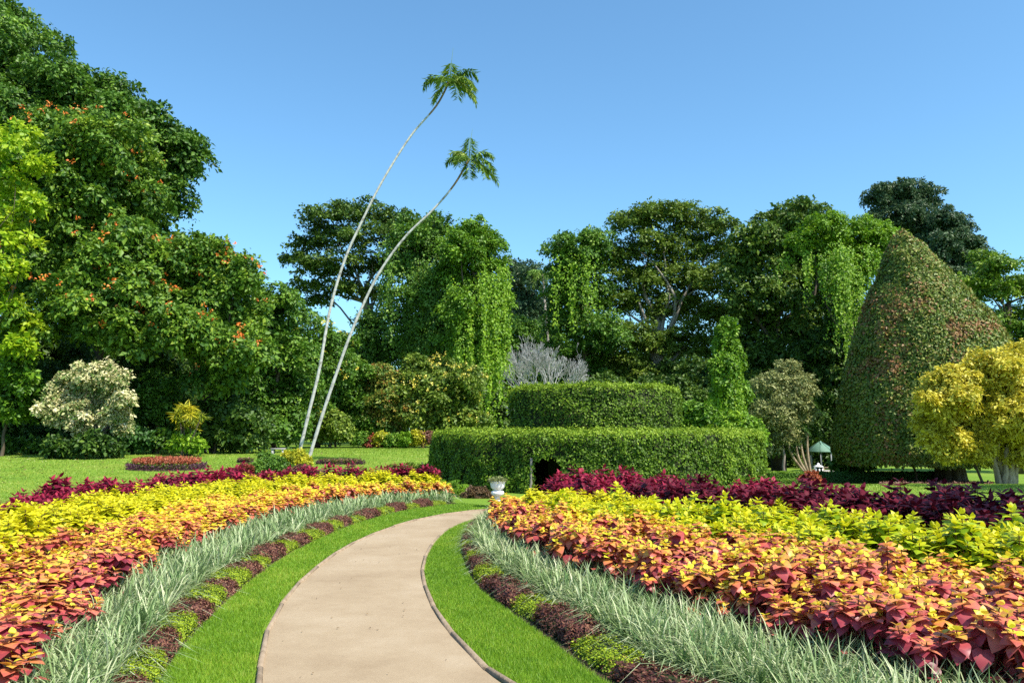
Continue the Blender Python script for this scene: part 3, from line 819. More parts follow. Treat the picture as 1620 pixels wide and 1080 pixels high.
def limb_mesh(mb, rng, b, top, r0, r1, n=8, bend=.06, sides=9):
    t = np.linspace(0, 1, n)[:, None]
    L = np.linalg.norm(np.asarray(top) - b)
    P = b + (np.asarray(top) - b) * t
    P[:, :2] += np.sin(t * math.pi) * rng.normal(0, bend * L, 2)
    P += rng.normal(0, .012 * L, P.shape) * np.sin(t * math.pi)
    mb.tube(P, list(r0 + (r1 - r0) * t[:, 0] ** .8), sides)
    return P

TREES = 0
def tree(name, label, cat, d, lobes, mat, leaf=.3, spray=.8, per=26, cover=1.2, flat=(1, .9, .85), up=.45, trunk=None, tr=.35, limbs=6,
         bark='bark', blossom=None, vines=None, group=None, seed=None, kw=None, tone=0.0, dj=.45, cname="crown", sub=None):
    """trunk: photo column of its foot (and where it forks); blossom: (material, count, size, top share); vines: (mat, leaf, items)"""
    global TREES
    TREES += 1
    if leaf > .24: per = int(per * 1.55); leaf *= .78
    r = np.random.default_rng(seed or 1000 + TREES)
    lb = px_lobes(lobes, d, r, flat, dj)
    us = [q[0] for q in lobes]
    fu = trunk[0][0] if trunk else sum(us) / len(us)
    b = base(fu, d + (trunk[0][1] if trunk and len(trunk[0]) > 1 else 0))
    root = thing(name, label, cat, b, group)
    mb = MB()
    cen = np.mean([c for c, _ in lb], 0)
    fork = W(trunk[1][0], trunk[1][1], b[1]) if trunk and len(trunk) > 1 else np.array((cen[0] * .5 + b[0] * .5, b[1], b[2] + (cen[2] - b[2]) * .55))
    P = limb_mesh(mb, r, b - np.array((0, 0, .3)), fork, tr * 1.1, tr * .5, 9, .03, 12)
    order = sorted(range(len(lb)), key=lambda i: -lb[i][0][2])[:limbs]
    for i in order:
        s = P[r.integers(5, 9)]
        limb_mesh(mb, r, s, s + (lb[i][0] - s) * .8, tr * .30, tr * .06, 7, .08, 7)
    mb.build("trunk", M[bark], root, b, True)
    sub = clumps(lb, r) if sub is None else (clumps(lb, r, *sub) if sub else lb)
    V, F, R = crown(r, sub, leaf, spray * (.55 if sub is not lb else 1), int(per * (.42 if sub is not lb else 1)), cover, up, tone=tone, **(kw or {}))
    build(cname, V, F, M[mat], root, rnd=R, loc=b)
    if blossom:
        bm, cnt, size = blossom[:3]; regs = blossom[3] if len(blossom) > 3 else None
        Ps = []
        k = 0
        while k < cnt:
            c, rad = lb[r.integers(len(lb))]
            u = unit(r.normal(0, 1, 3)); u[2] = abs(u[2]) * .9 + .1; u[1] = -abs(u[1]) if r.uniform() < .8 else u[1]
            p = c + unit(u) * rad * r.uniform(1.12, 1.32)
            Ps.append(p); k += 1
        n = 9
        P = np.repeat(np.array(Ps), n, 0) + r.normal(0, size * .45, (cnt * n, 3))
        N = r.normal(0, 1, (cnt * n, 3)) + np.array((0, -.4, .8)); D = r.normal(0, 1, (cnt * n, 3))
        V, F, R = kites(P, N, D, size * r.uniform(.6, 1.2, cnt * n), .7, .15, r.uniform(0, 1, cnt * n))
        build("blossoms", V, F, M[bm], root, rnd=R, loc=b)
    if vines:
        vm, vl, items, sp = vines
        its = []
        for (u, v0, v1, w, k, dy) in items:
            for _ in range(k):
                uu = u + w * (round(r.uniform(-1, 1) * w / 4) * 4 / w if w > 4 else 0) + r.normal(0, 1.1); top = W(uu, v0 + r.normal(0, 8), d + dy + r.normal(0, .5))
                its.append((top, max(.5, (v1 - v0) * d / FPX * r.uniform(.45, 1.05))))
        V, F, R = strings(r, its, vl, spread=sp)
        build("vines", V, F, M[vm], root, rnd=R, loc=b)
    return root
# ---- OBJECTS ----
HERE = np.random.default_rng(4242)

# ------------------------------------------------------------------ the two leaning palms
def frond(r, b, az, el, L, droop, leaflet, nl=34, hang=.8, asp=.13):
    t = np.linspace(0, 1, 14)
    hd = np.array((math.cos(az), math.sin(az)))
    e = el - droop * t ** 1.3
    dx = np.concatenate(([0], np.cumsum(np.cos(e[:-1])))) * L / 13; dz = np.concatenate(([0], np.cumsum(np.sin(e[:-1])))) * L / 13
    P = np.stack((b[0] + hd[0] * dx, b[1] + hd[1] * dx, b[2] + dz), 1)
    Vr, Fr = tube(P, np.linspace(.022, .006, 14) * L / 1.8, 4, False)
    s = np.repeat(np.linspace(.10, 1, nl), 2)
    Q = np.stack([np.interp(s, t, P[:, k]) for k in range(3)], 1)
    T = unit(np.gradient(P, axis=0)); Tq = np.stack([np.interp(s, t, T[:, k]) for k in range(3)], 1)
    sd = np.array((-hd[1], hd[0], 0)); sg = np.tile((1, -1), nl)[:, None]
    D = sg * sd * .75 + Tq * .55 + np.array((0, 0, -hang)) + r.normal(0, .14, (2 * nl, 3))
    N = np.array((0, 0, 1.0)) + sg * sd * .5 + r.normal(0, .25, (2 * nl, 3))
    S = leaflet * (.55 + .75 * np.sin(np.clip(s, .05, .97) * math.pi) ** .7) * r.uniform(.8, 1.15, 2 * nl)
    V, F, R = kites(Q, N, D, S, asp, .02, np.clip(r.normal(.5, .2) + r.normal(0, .16, 2 * nl), 0, 1))
    Fq = [tuple(f) for f in F] + [tuple(i + len(V) for i in f) for f in Fr]
    return np.concatenate((V, np.array(Vr))), Fq, np.concatenate((R, np.full(len(Fr), .55)))

def leaning_palm(label, d, pts, r0, r1, seed, fr, L):
    r = np.random.default_rng(seed)
    P = np.array([W(u, v, d) for u, v in pts])
    b = base(pts[0][0], d); P[0] = b - np.array((0, 0, .15))
    P = spline(P, 70)
    rad = np.linspace(r0, r1, 70) * (1 + .05 * np.sin(np.arange(70) * 1.9)); rad[:4] *= np.array((1.35, 1.2, 1.1, 1.04))
    root = thing("palm_tree", label, "palm tree", b, "two leaning palms")
    V, F = tube(P[:63], rad[:63], 12); build("trunk", np.array(V), F, M['palmbark'], root, loc=b, smooth=True)
    V, F = tube(P[62:], np.linspace(rad[62], r1 * 1.25, 8), 10); build("crownshaft", np.array(V), F, M['palmtop'], root, loc=b, smooth=True)
    top = P[-1]
    for (az, el, l, dr) in fr:
        V, F, R = frond(r, top, math.radians(az), math.radians(el), L * l, dr, .46 * L / 1.8, 44, 1.5, .14)
        build("frond", V, F, M['palmleaf'], root, rnd=R, loc=b)
    V, F = tube([top, top + np.array((.05, 0, L * .45)), top + np.array((.14, 0, L * .95))], [.02, .014, .004], 5)
    build("spear_leaf", np.array(V), F, M['palmleafg'], root, rnd=np.full(len(F), .7), loc=b)
FA = [(0, 60, 1.0, 2.5), (25, 25, .9, 2.2), (-30, 10, 1.05, 1.9), (180, 35, .95, 2.3), (205, -40, .85, .8), (90, 82, .75, .8), (300, -30, .95, 1.1), (60, 50, .7, 1.8), (250, 0, .85, 1.7), (-10, -20, 1.1, 1.1)]
FB = [(180, 35, .8, 2.0), (90, 86, .95, .9), (0, 55, .9, 2.3), (-20, 10, 1.0, 1.8), (10, -15, 1.15, 1.0), (275, -50, .8, .5), (160, 68, .75, 2.0), (320, -20, 1.05, 1.2), (240, 10, .8, 1.8)]
leaning_palm("tall thin white trunked palm reaching highest in the sky, foot behind the yellow ball shrub", 38,
    [(475, 716), (488, 655), (505, 585), (522, 490), (545, 412), (575, 345), (607, 283), (650, 215), (690, 168), (712, 127)], .082, .042, 1, FA, 1.8)
leaning_palm("thin white trunked palm arching lower, with its foot beside the dusty rose shrub", 34,
    [(489, 742), (505, 672), (530, 597), (560, 515), (598, 435), (640, 376), (685, 332), (718, 293), (742, 253)], .075, .04, 2, FB, 1.5)

# ------------------------------------------------------------------ tiered round hedge
HC = np.array((2.86, 27.85)); HZ = 0.0
def hedge_drum(name, label, R, z1, seed, n, leaf, opening=None):
    r = np.random.default_rng(seed)
    root = thing(name, label, "hedge", (HC[0], HC[1], HZ), "tiers of the round hedge")
    loc = np.array((HC[0], HC[1], HZ))
    mb = MB(); K = 72; Ri = R - .16; zb = -1.0
    for k in range(K):
        a0, a1 = 2 * math.pi * k / K, 2 * math.pi * (k + 1) / K
        am = (a0 + a1) / 2; lo = zb
        if opening and any(abs((am - o + math.pi) % (2 * math.pi) - math.pi) < w for o, w, h in opening):
            lo = [h for o, w, h in opening if abs((am - o + math.pi) % (2 * math.pi) - math.pi) < w][0]
        p = lambda rad, a, z: (HC[0] + rad * math.cos(a), HC[1] + rad * math.sin(a), z)
        mb.add([p(Ri, a0, lo), p(Ri, a1, lo), p(Ri, a1, z1 - .1), p(Ri, a0, z1 - .1), p(0, am, z1 - .1)], [(0, 1, 2, 3), (3, 2, 4)])
        if lo > zb:
            mb.add([p(Ri, a0, lo), p(Ri, a1, lo), p(Ri - 1.2, a1, lo), p(Ri - 1.2, a0, lo), p(Ri - 1.2, a0, zb), p(Ri - 1.2, a1, zb)], [(0, 1, 2, 3), (3, 2, 5, 4)])
    mb.build("core", M['hedgecore'], root, loc)
    # leafy skin: side and top
    ns = int(n * .78); a = r.uniform(0, 2 * math.pi, ns); back = (np.sin(a) > .25) & (r.uniform(0, 1, ns) < .5); a = a[~back]; ns = len(a)
    z = r.uniform(-.55, z1, ns)
    Q = np.stack((HC[0] + R * np.cos(a), HC[1] + R * np.sin(a), z), 1)
    lump = .09 * vnoise(Q, 3.2, seed) + .06 * vnoise(Q, 7.5, seed + 1) + .07 * vnoise(Q, 1.1, seed + 2)
    gap = vnoise(Q, 4.5, seed + 3) + .8 * vnoise(Q, 1.7, seed + 4)
    depth = np.abs(r.normal(0, .07, ns))
    keep = r.uniform(0, 1, ns) < np.clip(.98 - 1.1 * np.clip(-gap - .2, 0, .8), .2, 1)
    if opening:
        for o, w, h in opening:
            da = np.abs((a - o + math.pi) % (2 * math.pi) - math.pi)
            keep &= ~((da < w * .92) & (z < h * (1 - .15 * (da / w) ** 2)))
    a, z, lump, depth, gap = a[keep], z[keep], lump[keep], depth[keep], gap[keep]
    rad = R + lump - depth + .02
    rad -= np.clip((z - (z1 - .22)) / .22, 0, 1) ** 2 * .14
    P = np.stack((HC[0] + rad * np.cos(a), HC[1] + rad * np.sin(a), z), 1)
    o = np.stack((np.cos(a), np.sin(a), np.full(len(a), .35)), 1)
    N = o + r.normal(0, .55, o.shape); D = np.stack((r.normal(0, .8, len(a)), r.normal(0, .8, len(a)), r.normal(.15, .8, len(a))), 1)
    S = leaf * r.uniform(.65, 1.35, len(a)); rn = np.clip(.42 + lump * 1.6 - depth * 1.2 + .12 * vnoise(P, .9, seed + 5) + r.normal(0, .17, len(a)) + .45 * np.clip((z - z1 + .3) / .3, 0, 1), 0, 1)  # sunlit top and shaded depths of the hedge put into the leaf tone
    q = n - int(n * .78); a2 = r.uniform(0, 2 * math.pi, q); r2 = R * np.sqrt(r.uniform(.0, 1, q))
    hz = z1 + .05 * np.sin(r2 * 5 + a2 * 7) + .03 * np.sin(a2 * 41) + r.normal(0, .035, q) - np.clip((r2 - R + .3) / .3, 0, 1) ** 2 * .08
    spr = r.uniform(0, 1, q) < .03; hz = hz + np.where(spr, r.uniform(.03, .12, q), 0)
    P2 = np.stack((HC[0] + r2 * np.cos(a2), HC[1] + r2 * np.sin(a2), hz), 1)
    N2 = np.array((0, 0, 1.0)) + r.normal(0, .5, P2.shape); D2 = r.normal(0, 1, P2.shape) + np.array((0, 0, .3))
    V, F, Rn = kites(np.concatenate((P, P2)), np.concatenate((N, N2)), np.concatenate((D, D2)), np.concatenate((S, leaf * r.uniform(.7, 1.3, q))), .62, .1,
                     np.concatenate((rn, np.clip(r.normal(.85, .15, q), 0, 1))))  # top leaves toned light, as if the sun were on them
    build("leaves", V, F, M['lf_hedge'], root, rnd=Rn, loc=loc)
    return root
def ang(u):   # bearing on the lower drum's face seen at photo column u
    t = (u - 810) / FPX; dv = np.array((t, 1.0)) / math.hypot(t, 1)
    bq = -(dv @ HC); disc = math.sqrt(max(bq * bq - (HC @ HC - 5.6 ** 2), 0)); p = dv * (-bq - disc)
    return math.atan2(p[1] - HC[1], p[0] - HC[0])
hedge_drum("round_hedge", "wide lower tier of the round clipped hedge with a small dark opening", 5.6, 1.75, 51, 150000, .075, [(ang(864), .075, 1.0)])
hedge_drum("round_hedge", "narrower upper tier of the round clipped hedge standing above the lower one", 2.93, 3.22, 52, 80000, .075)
# bare twigs showing through the hedge: a few grey stems of the upper tier, a post by the opening
o = MB(); p = np.array((HC[0] + 5.62 * math.cos(ang(838)), HC[1] + 5.62 * math.sin(ang(838)), 0))
limb_mesh(o, HERE, p - (0, 0, .1), p + (0.05, 0, 1.0), .05, .035, 6, .02, 8)
tag(o.build("hedge_post", M['greybark'], None, p), "short brown post at the left side of the dark hedge opening", "post")

# ------------------------------------------------------------------ cone topiary
def cone_topiary():
    d = 60; r = np.random.default_rng(61)
    b = base(1490, d); root = thing("cone_topiary", "giant rust-tinged clipped cone on a thick buttressed trunk", "topiary tree", b)
    prof = [(357, 1440, 7), (375, 1441, 21), (400, 1447, 40), (440, 1456, 63), (510, 1466, 101), (545, 1471, 117), (600, 1473, 134), (640, 1475, 145), (690, 1476, 154), (712, 1474, 153), (730, 1466, 138)]
    pv = np.array([p[0] for p in prof], float); pc = np.array([p[1] for p in prof], float); pr = np.array([p[2] for p in prof], float) - 4
    s = d / FPX
    def surf(v, a, k=1.0):
        c = np.interp(v, pv, pc); q = np.interp(v, pv, pr) * s * k
        X = (c - 810) * s; Z = EYE + (HOR - v) * s
        return np.stack((X + q * np.cos(a), d + q * np.sin(a), Z), 1)
    mb = MB(); K = 36; vs = np.linspace(360, 727, 20)
    Vc = np.concatenate([surf(np.full(K, v), np.linspace(0, 2 * math.pi, K, endpoint=False), .90) for v in vs])
    Fc = [(i * K + k, i * K + (k + 1) % K, (i + 1) * K + (k + 1) % K, (i + 1) * K + k) for i in range(19) for k in range(K)] + [tuple(range(K)), tuple(19 * K + k for k in range(K - 1, -1, -1))]
    build("core", Vc, Fc, M['conecore'], root, loc=b)
    n = 190000
    v = 357 + 374 * r.uniform(0, 1, n) ** .62; a = r.uniform(0, 2 * math.pi, n)
    keep = (np.sin(a) < .3) | (r.uniform(0, 1, n) < .4); v, a = v[keep], a[keep]; n = len(v)
    lump = 1.5 * vnoise(surf(v, a), .75, 3) + 1.0 * vnoise(surf(v, a), 1.7, 4) + .6 * vnoise(surf(v, a), .3, 5)
    P = surf(v, a, 1.0)
    o = np.stack((np.cos(a), np.sin(a), np.full(n, .42)), 1)
    P += unit(o) * (lump * .13 - np.abs(r.normal(0, .22, n)) + .04)[:, None]
    keep = r.uniform(0, 1, n) < np.where(lump < -1.1, .75, .98)
    P, o, lump, v = P[keep], o[keep], lump[keep], v[keep]; n = len(P)
    rust = .9 * vnoise(P, .45, 8) + .8 * vnoise(P, 1.3, 9) + r.normal(0, .4, n) + (600 - v) / 420
    rn = np.where(rust > .66, r.uniform(.60, 1, n), np.clip(r.normal(.38, .17, n) + lump * .06, 0, .62))
    V, F, R = kites(P, o + r.normal(0, .55, o.shape), r.normal(0, 1, (n, 3)) + np.array((0, 0, -.25)), .23 * r.uniform(.6, 1.35, n), .62, .1, rn)
    build("leaves", V, F, M['lf_cone'], root, rnd=R, loc=b)
    tb = MB()
    for k in range(11):
        an = 2 * math.pi * k / 11 + r.uniform(-.2, .2); q = np.array((math.cos(an), math.sin(an), 0))
        tb.tube([b + q * r.uniform(1.15, 1.5) - (0, 0, .25), b + q * .85 + (0, 0, .45), b + q * .62 + (0, 0, 1.4), b + q * .5 + (0, 0, 3.2)], [.22, .34, .42, .40], 8)
    tb.build("trunk", M['bark'], root, b, True)
cone_topiary()

# ------------------------------------------------------------------ trees, left side
PLATE = (1, .9, .42)
tree("forest_tree", "towering dark green tree with ragged top rising out of the upper left corner", "tree", 56,
     [(-60, 60, 100), (25, 110, 85), (85, 165, 85), (150, 180, 72), (205, 200, 62), (255, 235, 58), (288, 232, 34), (-20, 230, 120), (70, 270, 110), (170, 290, 85), (245, 300, 50), (280, 270, 30), (60, 400, 130), (190, 390, 90), (10, 20, 26), (-80, 420, 120)],
     'lf_dark', .36, .95, 30, 1.35, trunk=[(150,), (150, 430)], tr=.9, limbs=9, kw=dict(low=.7, jit=.65))
tree("tulip_tree", "dark green tree dotted with orange blossoms below the towering tree", "tree", 47,
     [(90, 215, 55), (150, 225, 58), (205, 262, 50), (60, 290, 70), (130, 310, 70), (205, 330, 62), (100, 400, 75, -2), (185, 410, 62, -2), (235, 480, 46, -4), (150, 490, 62, -4), (70, 500, 60, -3), (200, 530, 40, -4.5)],
     'lf_tulip', .34, .85, 28, 1.25, trunk=[(175,), (170, 480)], tr=.5, blossom=('fl_orange', 150, .16), kw=dict(low=.5))
tree("tulip_tree", "rounded tree with scattered orange blossoms on top, right of the big dark trees", "tree", 46,
     [(312, 402, 42), (350, 420, 42), (378, 440, 36), (290, 440, 42), (330, 470, 48), (372, 495, 44), (285, 400, 26), (330, 545, 48, -3), (385, 560, 42, -3), (290, 520, 40, -4), (350, 600, 40, -2)],
     'lf_tulip', .30, .75, 28, 1.3, trunk=[(335,), (330, 560)], tr=.42, blossom=('fl_orange', 80, .15), kw=dict(low=.6))
tree("broadleaf_tree", "mid green leafy tree standing just left of the yellow flowered tree", "tree", 54,
     [(420, 478, 36), (452, 492, 36), (405, 530, 42), (450, 550, 46), (425, 605, 50), (468, 620, 40), (410, 655, 44), (455, 672, 38)],
     'lf_mid', .30, .8, 28, 1.3, trunk=[(435,), (435, 600)], tr=.35, tone=-.1)
tree("flowering_tree", "green tree sprinkled with yellow flowers behind the palm trunks", "tree", 58,
     [(497, 527, 30), (528, 552, 28), (492, 575, 34), (520, 605, 36), (490, 635, 32), (540, 590, 22), (505, 665, 30)],
     'lf_mid', .26, .7, 26, 1.25, trunk=[(505,), (505, 600)], tr=.25, blossom=('fl_yellow', 90, .17), tone=-.1)
tree("lime_tree", "backlit lime-yellow large leaved tree at the left edge", "tree", 41,
     [(32, 215, 24), (0, 232, 32), (58, 258, 18), (20, 290, 28), (52, 322, 15), (8, 352, 26), (36, 384, 20), (10, 425, 24), (0, 475, 28), (34, 508, 24), (-30, 330, 50), (-40, 450, 50), (30, 548, 20)],
     'lf_lime', .34, .62, 22, .50, trunk=[(-34,), (-10, 470)], tr=.12, sub=(6, .34, .55, 0), limbs=9, bark='bark', kw=dict(low=.4, inner=.1, asp=.75) if False else dict(low=.4, inner=.1), tone=.22)
tree("broadleaf_shrub", "bright green big leaved shrub at the left edge below the lime tree", "shrub", 42,
     [(12, 580, 34), (40, 605, 26), (5, 640, 34), (40, 648, 24), (-30, 610, 40)], 'lf_bright', .26, .5, 16, 1.1, trunk=[(15,), (15, 650)], tr=.1, tone=-.25)
tree("white_bract_shrub", "large cream-white flowering shrub in front of the dark left trees", "shrub", 40.5,
     [(140, 592, 25), (180, 602, 22), (108, 612, 25), (150, 632, 30), (194, 632, 18), (90, 642, 21), (128, 656, 23), (182, 660, 20), (165, 586, 17), (72, 648, 13), (122, 672, 13), (196, 678, 11), (84, 664, 11)],
     'lf_cream', .15, .34, 26, 1.35, trunk=[(140,), (140, 655)], tr=.12, kw=None, tone=.0)
UND = [("round_shrub", "round dark green shrub right of the cream-white shrub", [(250, 625, 28), (262, 650, 24), (238, 650, 24), (250, 605, 18)], 'lf_mid', 45, -.15),
       ("round_shrub", "low rounded shrub at the lawn edge under the cream-white shrub", [(215, 693, 20), (232, 698, 14), (200, 700, 14)], 'lf_hedgedk', 44, 0),
       ("round_shrub", "low clipped dark green ball left of the lime ball on the lawn edge", [(256, 694, 16), (272, 698, 13)], 'lf_mid', 44, -.1),
       ("lime_ball_shrub", "small lime green ball shrub at the lawn edge below the yellow strap leaves", [(296, 696, 13), (312, 702, 8), (285, 698, 11)], 'lf_bright', 42, .25),
       ("dark_shrub", "deep green bushy mass under the rounded orange-blossom tree", [(345, 655, 34), (378, 668, 34), (355, 690, 26), (325, 690, 22), (400, 690, 26)], 'lf_deep', 45, .1),
       ("dark_shrub", "low deep green shrubs along the shade at the far left lawn edge", [(15, 705, 14), (-15, 700, 18), (45, 706, 12), (72, 704, 12)], 'lf_mid', 43.5, -.2),
       ("dark_shrub", "deep green undergrowth behind the cream-white shrub", [(110, 690, 30), (160, 690, 30), (60, 690, 30), (20, 680, 30), (135, 706, 17, -8.4), (95, 708, 15, -8.4), (180, 708, 14, -8), (150, 700, 15, -8)], 'lf_deep', 48, -.1),
       ("dark_shrub", "dark leafy mass in the hollow between the two orange-blossomed trees", [(240, 580, 50), (280, 620, 50), (230, 660, 40), (300, 670, 36), (265, 540, 40)], 'lf_deep', 52, 0),
       ("dark_shrub", "dark leafy mass behind the bright shrub at the left edge", [(0, 560, 60), (60, 590, 55), (-50, 640, 60), (30, 650, 50), (110, 560, 50)], 'lf_deep', 50, -.05),
       ("green_bush", "fresh green bush right of the palm trunks at the lawn's end", [(535, 640, 34), (560, 612, 30), (578, 650, 32), (545, 675, 28), (590, 675, 24), (552, 585, 26)], 'lf_mid', 60, .05),
       ("green_bush", "rounded grey-green bush just right of the palm feet at the lawn's end", [(525, 668, 22), (510, 682, 18), (540, 684, 18)], 'lf_olive', 57, .05),
       ("creeper_bush", "bush tinged yellow and rust with creeper in the middle of the far border", [(606, 600, 26), (630, 620, 24), (612, 640, 28), (640, 655, 22), (600, 660, 20), (622, 682, 16)], 'lf_autumn', 60, -.05)]
for nm, lab, lob, mt, d, tn in UND:
    tree(nm, lab, "shrub", d, lob, mt, .2, .45, 26, 1.35, trunk=[(lob[0][0],), (lob[0][0], lob[0][1] + 5)], tr=.09, limbs=3, tone=tn)
tree("flowering_bush", "broad bush with pale yellow flowers left of the tiered hedge", "shrub", 60,
     [(665, 588, 28), (700, 592, 32), (735, 605, 28), (650, 620, 30), (690, 625, 36), (730, 640, 34), (665, 658, 30), (710, 668, 32), (745, 670, 24)],
     'lf_olive', .22, .55, 28, 1.35, trunk=[(695,), (695, 650)], tr=.16, blossom=('fl_yellow', 120, .15), tone=-.02)
BORD = [(570, 693, 11, 'lf_mid', 0, "low green border plant"), (592, 696, 10, 'lf_red', .1, "low reddish border plant"), (606, 692, 11, 'lf_yel', 0, "low yellow-green border plant"), (622, 696, 11, 'lf_mid', .2, "low leafy border plant"),
        (640, 694, 13, 'lf_bright', 0, "low bright green border plant"), (658, 691, 12, 'lf_yel', .1, "low yellow flowering border plant"), (674, 693, 11, 'lf_rose', .3, "low dusty pink border plant")]
WH = ["under the rounded bush", "beside the rust-tinged bush", "in front of the rust-tinged bush", "left of the bright green one", "in front of the pale-flowered bush", "near the hedge end", "closest to the tiered hedge"]
for (u, v, q, mt, tn, lb_), w_ in zip(BORD, WH):
    tree("border_plant", lb_ + " at the far lawn edge, " + w_, "border plant", 57, [(u, v, q), (u - 8, v + 4, q * .7), (u + 8, v + 4, q * .7)], mt, .14, .28, 22, 1.5, trunk=[(u,), (u, v)], tr=.04, limbs=2, tone=tn, group="border plants along the far lawn edge")

def strap_plant():
    d = 42; r = np.random.default_rng(5); b = base(303, d); root = thing("strap_leaf_plant", "golden strap-leaved plant drooping in the shade of the left border", "plant", b)
    Ps = []; 
    for k in range(26):
        c = W(301 + 11 * r.normal(), 655 + 9 * r.normal(), d + r.normal(0, .35)); Ps.append(c)
    n = 40; P = np.repeat(np.array(Ps), n, 0) + r.normal(0, .05, (26 * n, 3)); D = unit(r.normal(0, 1, (26 * n, 3)) + (0, 0, .1)) + np.array((0, 0, -.85))
    V, F, R = kites(P, r.normal(0, .5, (26 * n, 3)) + (0, -.3, .8), D, r.uniform(.25, .6, 26 * n), .11, .03, np.clip(np.repeat(r.uniform(0, 1, 26), n) + r.normal(0, .15, 26 * n), 0, 1))
    build("leaves", V, F, M['lf_yel'], root, rnd=R, loc=b)
    mb = MB()
    for q in Ps[:7]: limb_mesh(mb, r, b + np.array((r.normal(0, .15), 0, 0)), q, .05, .03)
    mb.build("stem", M['bark'], root, b)
strap_plant()

# ------------------------------------------------------------------ trees, middle
tree("spreading_tree", "open layered tree with dark plates of leaves and blue sky between its trunks", "tree", 84,
     [(515, 345, 42), (565, 338, 48), (482, 385, 32), (530, 378, 46), (590, 372, 46), (466, 410, 22), (505, 425, 40), (555, 415, 44), (610, 420, 40), (632, 352, 40), (488, 452, 26), (540, 455, 32), (505, 475, 20), (595, 465, 36), (640, 400, 40)],
     'lf_deep', .40, 1.1, 26, .85, flat=PLATE, trunk=[(590,), (580, 450)], tr=.55, limbs=12, up=.75, kw=dict(inner=.15, low=.3), tone=.12, bark='greybark')
tree("bare_trunk_tree", "slim dark trunked tree half hidden behind the palm trunks and hung with creepers", "tree", 80,
     [(585, 520, 26), (572, 555, 30), (600, 560, 30), (575, 600, 36)], 'lf_mid', .3, .8, 26, 1.2, trunk=[(580,), (585, 480)], tr=.3,
     vines=('lf_mid', .3, [(585, 490, 640, 14, 16, -1.0), (612, 440, 620, 10, 8, 0)], .35), tone=-.1)
tree("vine_covered_tree", "creeper-draped tree with hanging curtains left of the tallest green column", "tree", 78,
     [(655, 372, 36), (690, 362, 32), (680, 395, 38), (645, 420, 30), (690, 440, 34), (665, 470, 30), (630, 500, 26), (655, 530, 30)],
     'lf_mid', .32, .85, 26, 1.2, trunk=[(655,), (660, 420)], tr=.5, limbs=7,
     vines=('lf_mid', .28, [(640, 400, 600, 26, 34, -1.5), (690, 400, 600, 22, 26, -2.5), (668, 420, 590, 20, 20, -2), (612, 380, 560, 16, 12, 0)], .2), tone=-.05)
tree("vine_covered_tree", "tallest creeper-clad column of bright green foliage left of the round hedge", "tree", 74,
     [(745, 368, 28), (768, 385, 28), (725, 392, 28), (748, 410, 34), (780, 425, 26), (722, 440, 32), (765, 460, 32), (788, 480, 20), (735, 490, 34), (772, 520, 28), (735, 545, 30), (715, 480, 30, 2.5), (705, 520, 34, 2.5), (770, 570, 30, 1.5)],
     'lf_bright', .30, .75, 28, 1.3, trunk=[(752,), (752, 450)], tr=.5, limbs=7,
     vines=('lf_vine', .25, [(735, 470, 690, 14, 22, -2.4), (775, 440, 690, 16, 34, -2.2), (798, 430, 660, 8, 20, -.6), (755, 500, 690, 22, 26, -1.6), (712, 440, 640, 10, 14, -1.2)], .17), tone=-.12)
tree("distant_tree", "haze-tinted far tree between the tall creeper column and the wide rain tree", "tree", 135,
     [(815, 432, 26), (845, 440, 26), (828, 470, 34), (860, 480, 28), (810, 500, 28), (845, 515, 34)], 'lf_haze', .5, 1.3, 24, 1.3, trunk=[(835,), (835, 480)], tr=.4)
tree("distant_tree", "yellow-green far tree low behind the bare silver tree", "tree", 115,
     [(825, 530, 30), (855, 545, 32), (810, 560, 28), (840, 580, 36), (870, 590, 30), (820, 620, 36), (860, 640, 40)], 'lf_mid', .4, 1.0, 26, 1.3, trunk=[(840,), (840, 580)], tr=.3)
def far_palm():
    d = 110; r = np.random.default_rng(8); b = base(868, d); root = thing("distant_palm", "small far palm poking out above the trees behind the silver bare tree", "palm tree", b)
    top = W(858, 432, d)
    V, F = tube([b, b + (top - b) * .5 + np.array((.5, 0, 0)), top], [.22, .18, .14], 8); build("trunk", np.array(V), F, M['greybark'], root, loc=b)
    for k in range(13):
        V, F, R = frond(r, top, k * 2.4, r.uniform(-.4, 1.1), 2.6, 1.5, .7, 20); build("frond", V, F, M['palmleaf'], root, rnd=R, loc=b)
far_palm()

def frangipani():
    d = 45; r = np.random.default_rng(9); b = base(862, d); root = thing("frangipani_tree", "bare silver branched tree standing behind the round hedge", "tree", b)
    mb = MB()
    cen = W(862, 612, d); s = d / FPX
    def grow(p, dr, L, rad, lv):
        q = p + dr * L; m = (p + q) / 2 + r.normal(0, .05 * L, 3)
        mb.tube([p, m, q], [rad, rad * .9, rad * .82], 5 if lv > 2 else 7, cap=(lv == 8))
        if lv == 8: return
        for k in range(2 if r.uniform() < .55 else 3):
            nd = dr + unit(r.normal(0, 1, 3)) * .85 + np.array((0, 0, .06))
            e = (q - cen) / np.array((84 * s, 2.4, 80 * s))
            if np.linalg.norm(e) > 1.0 and lv > 2: continue
            nd = nd + .35 * unit(q - (cen - np.array((0, 0, 3.2))))
            grow(q, unit(nd), L * r.uniform(.68, .88), rad * .73, lv + 1)
    for k in range(6):
        a = k * 1.047 + .4
        grow(b + np.array((0, 0, .9)), unit(np.array((math.cos(a) * .75, math.sin(a) * .5, 1.0))), 1.3, .07, 1)
    mb.tube([b - (0, 0, .2), b + (0, 0, .5), b + (0, 0, 1.0)], [.24, .2, .17], 10)
    mb.V = [(cen[0] + (x - cen[0]) * .78, y, b[2] + (z - b[2]) * 1.07) for x, y, z in mb.V]
    mb.build("branches", M['silver'], root, b, True)
frangipani()

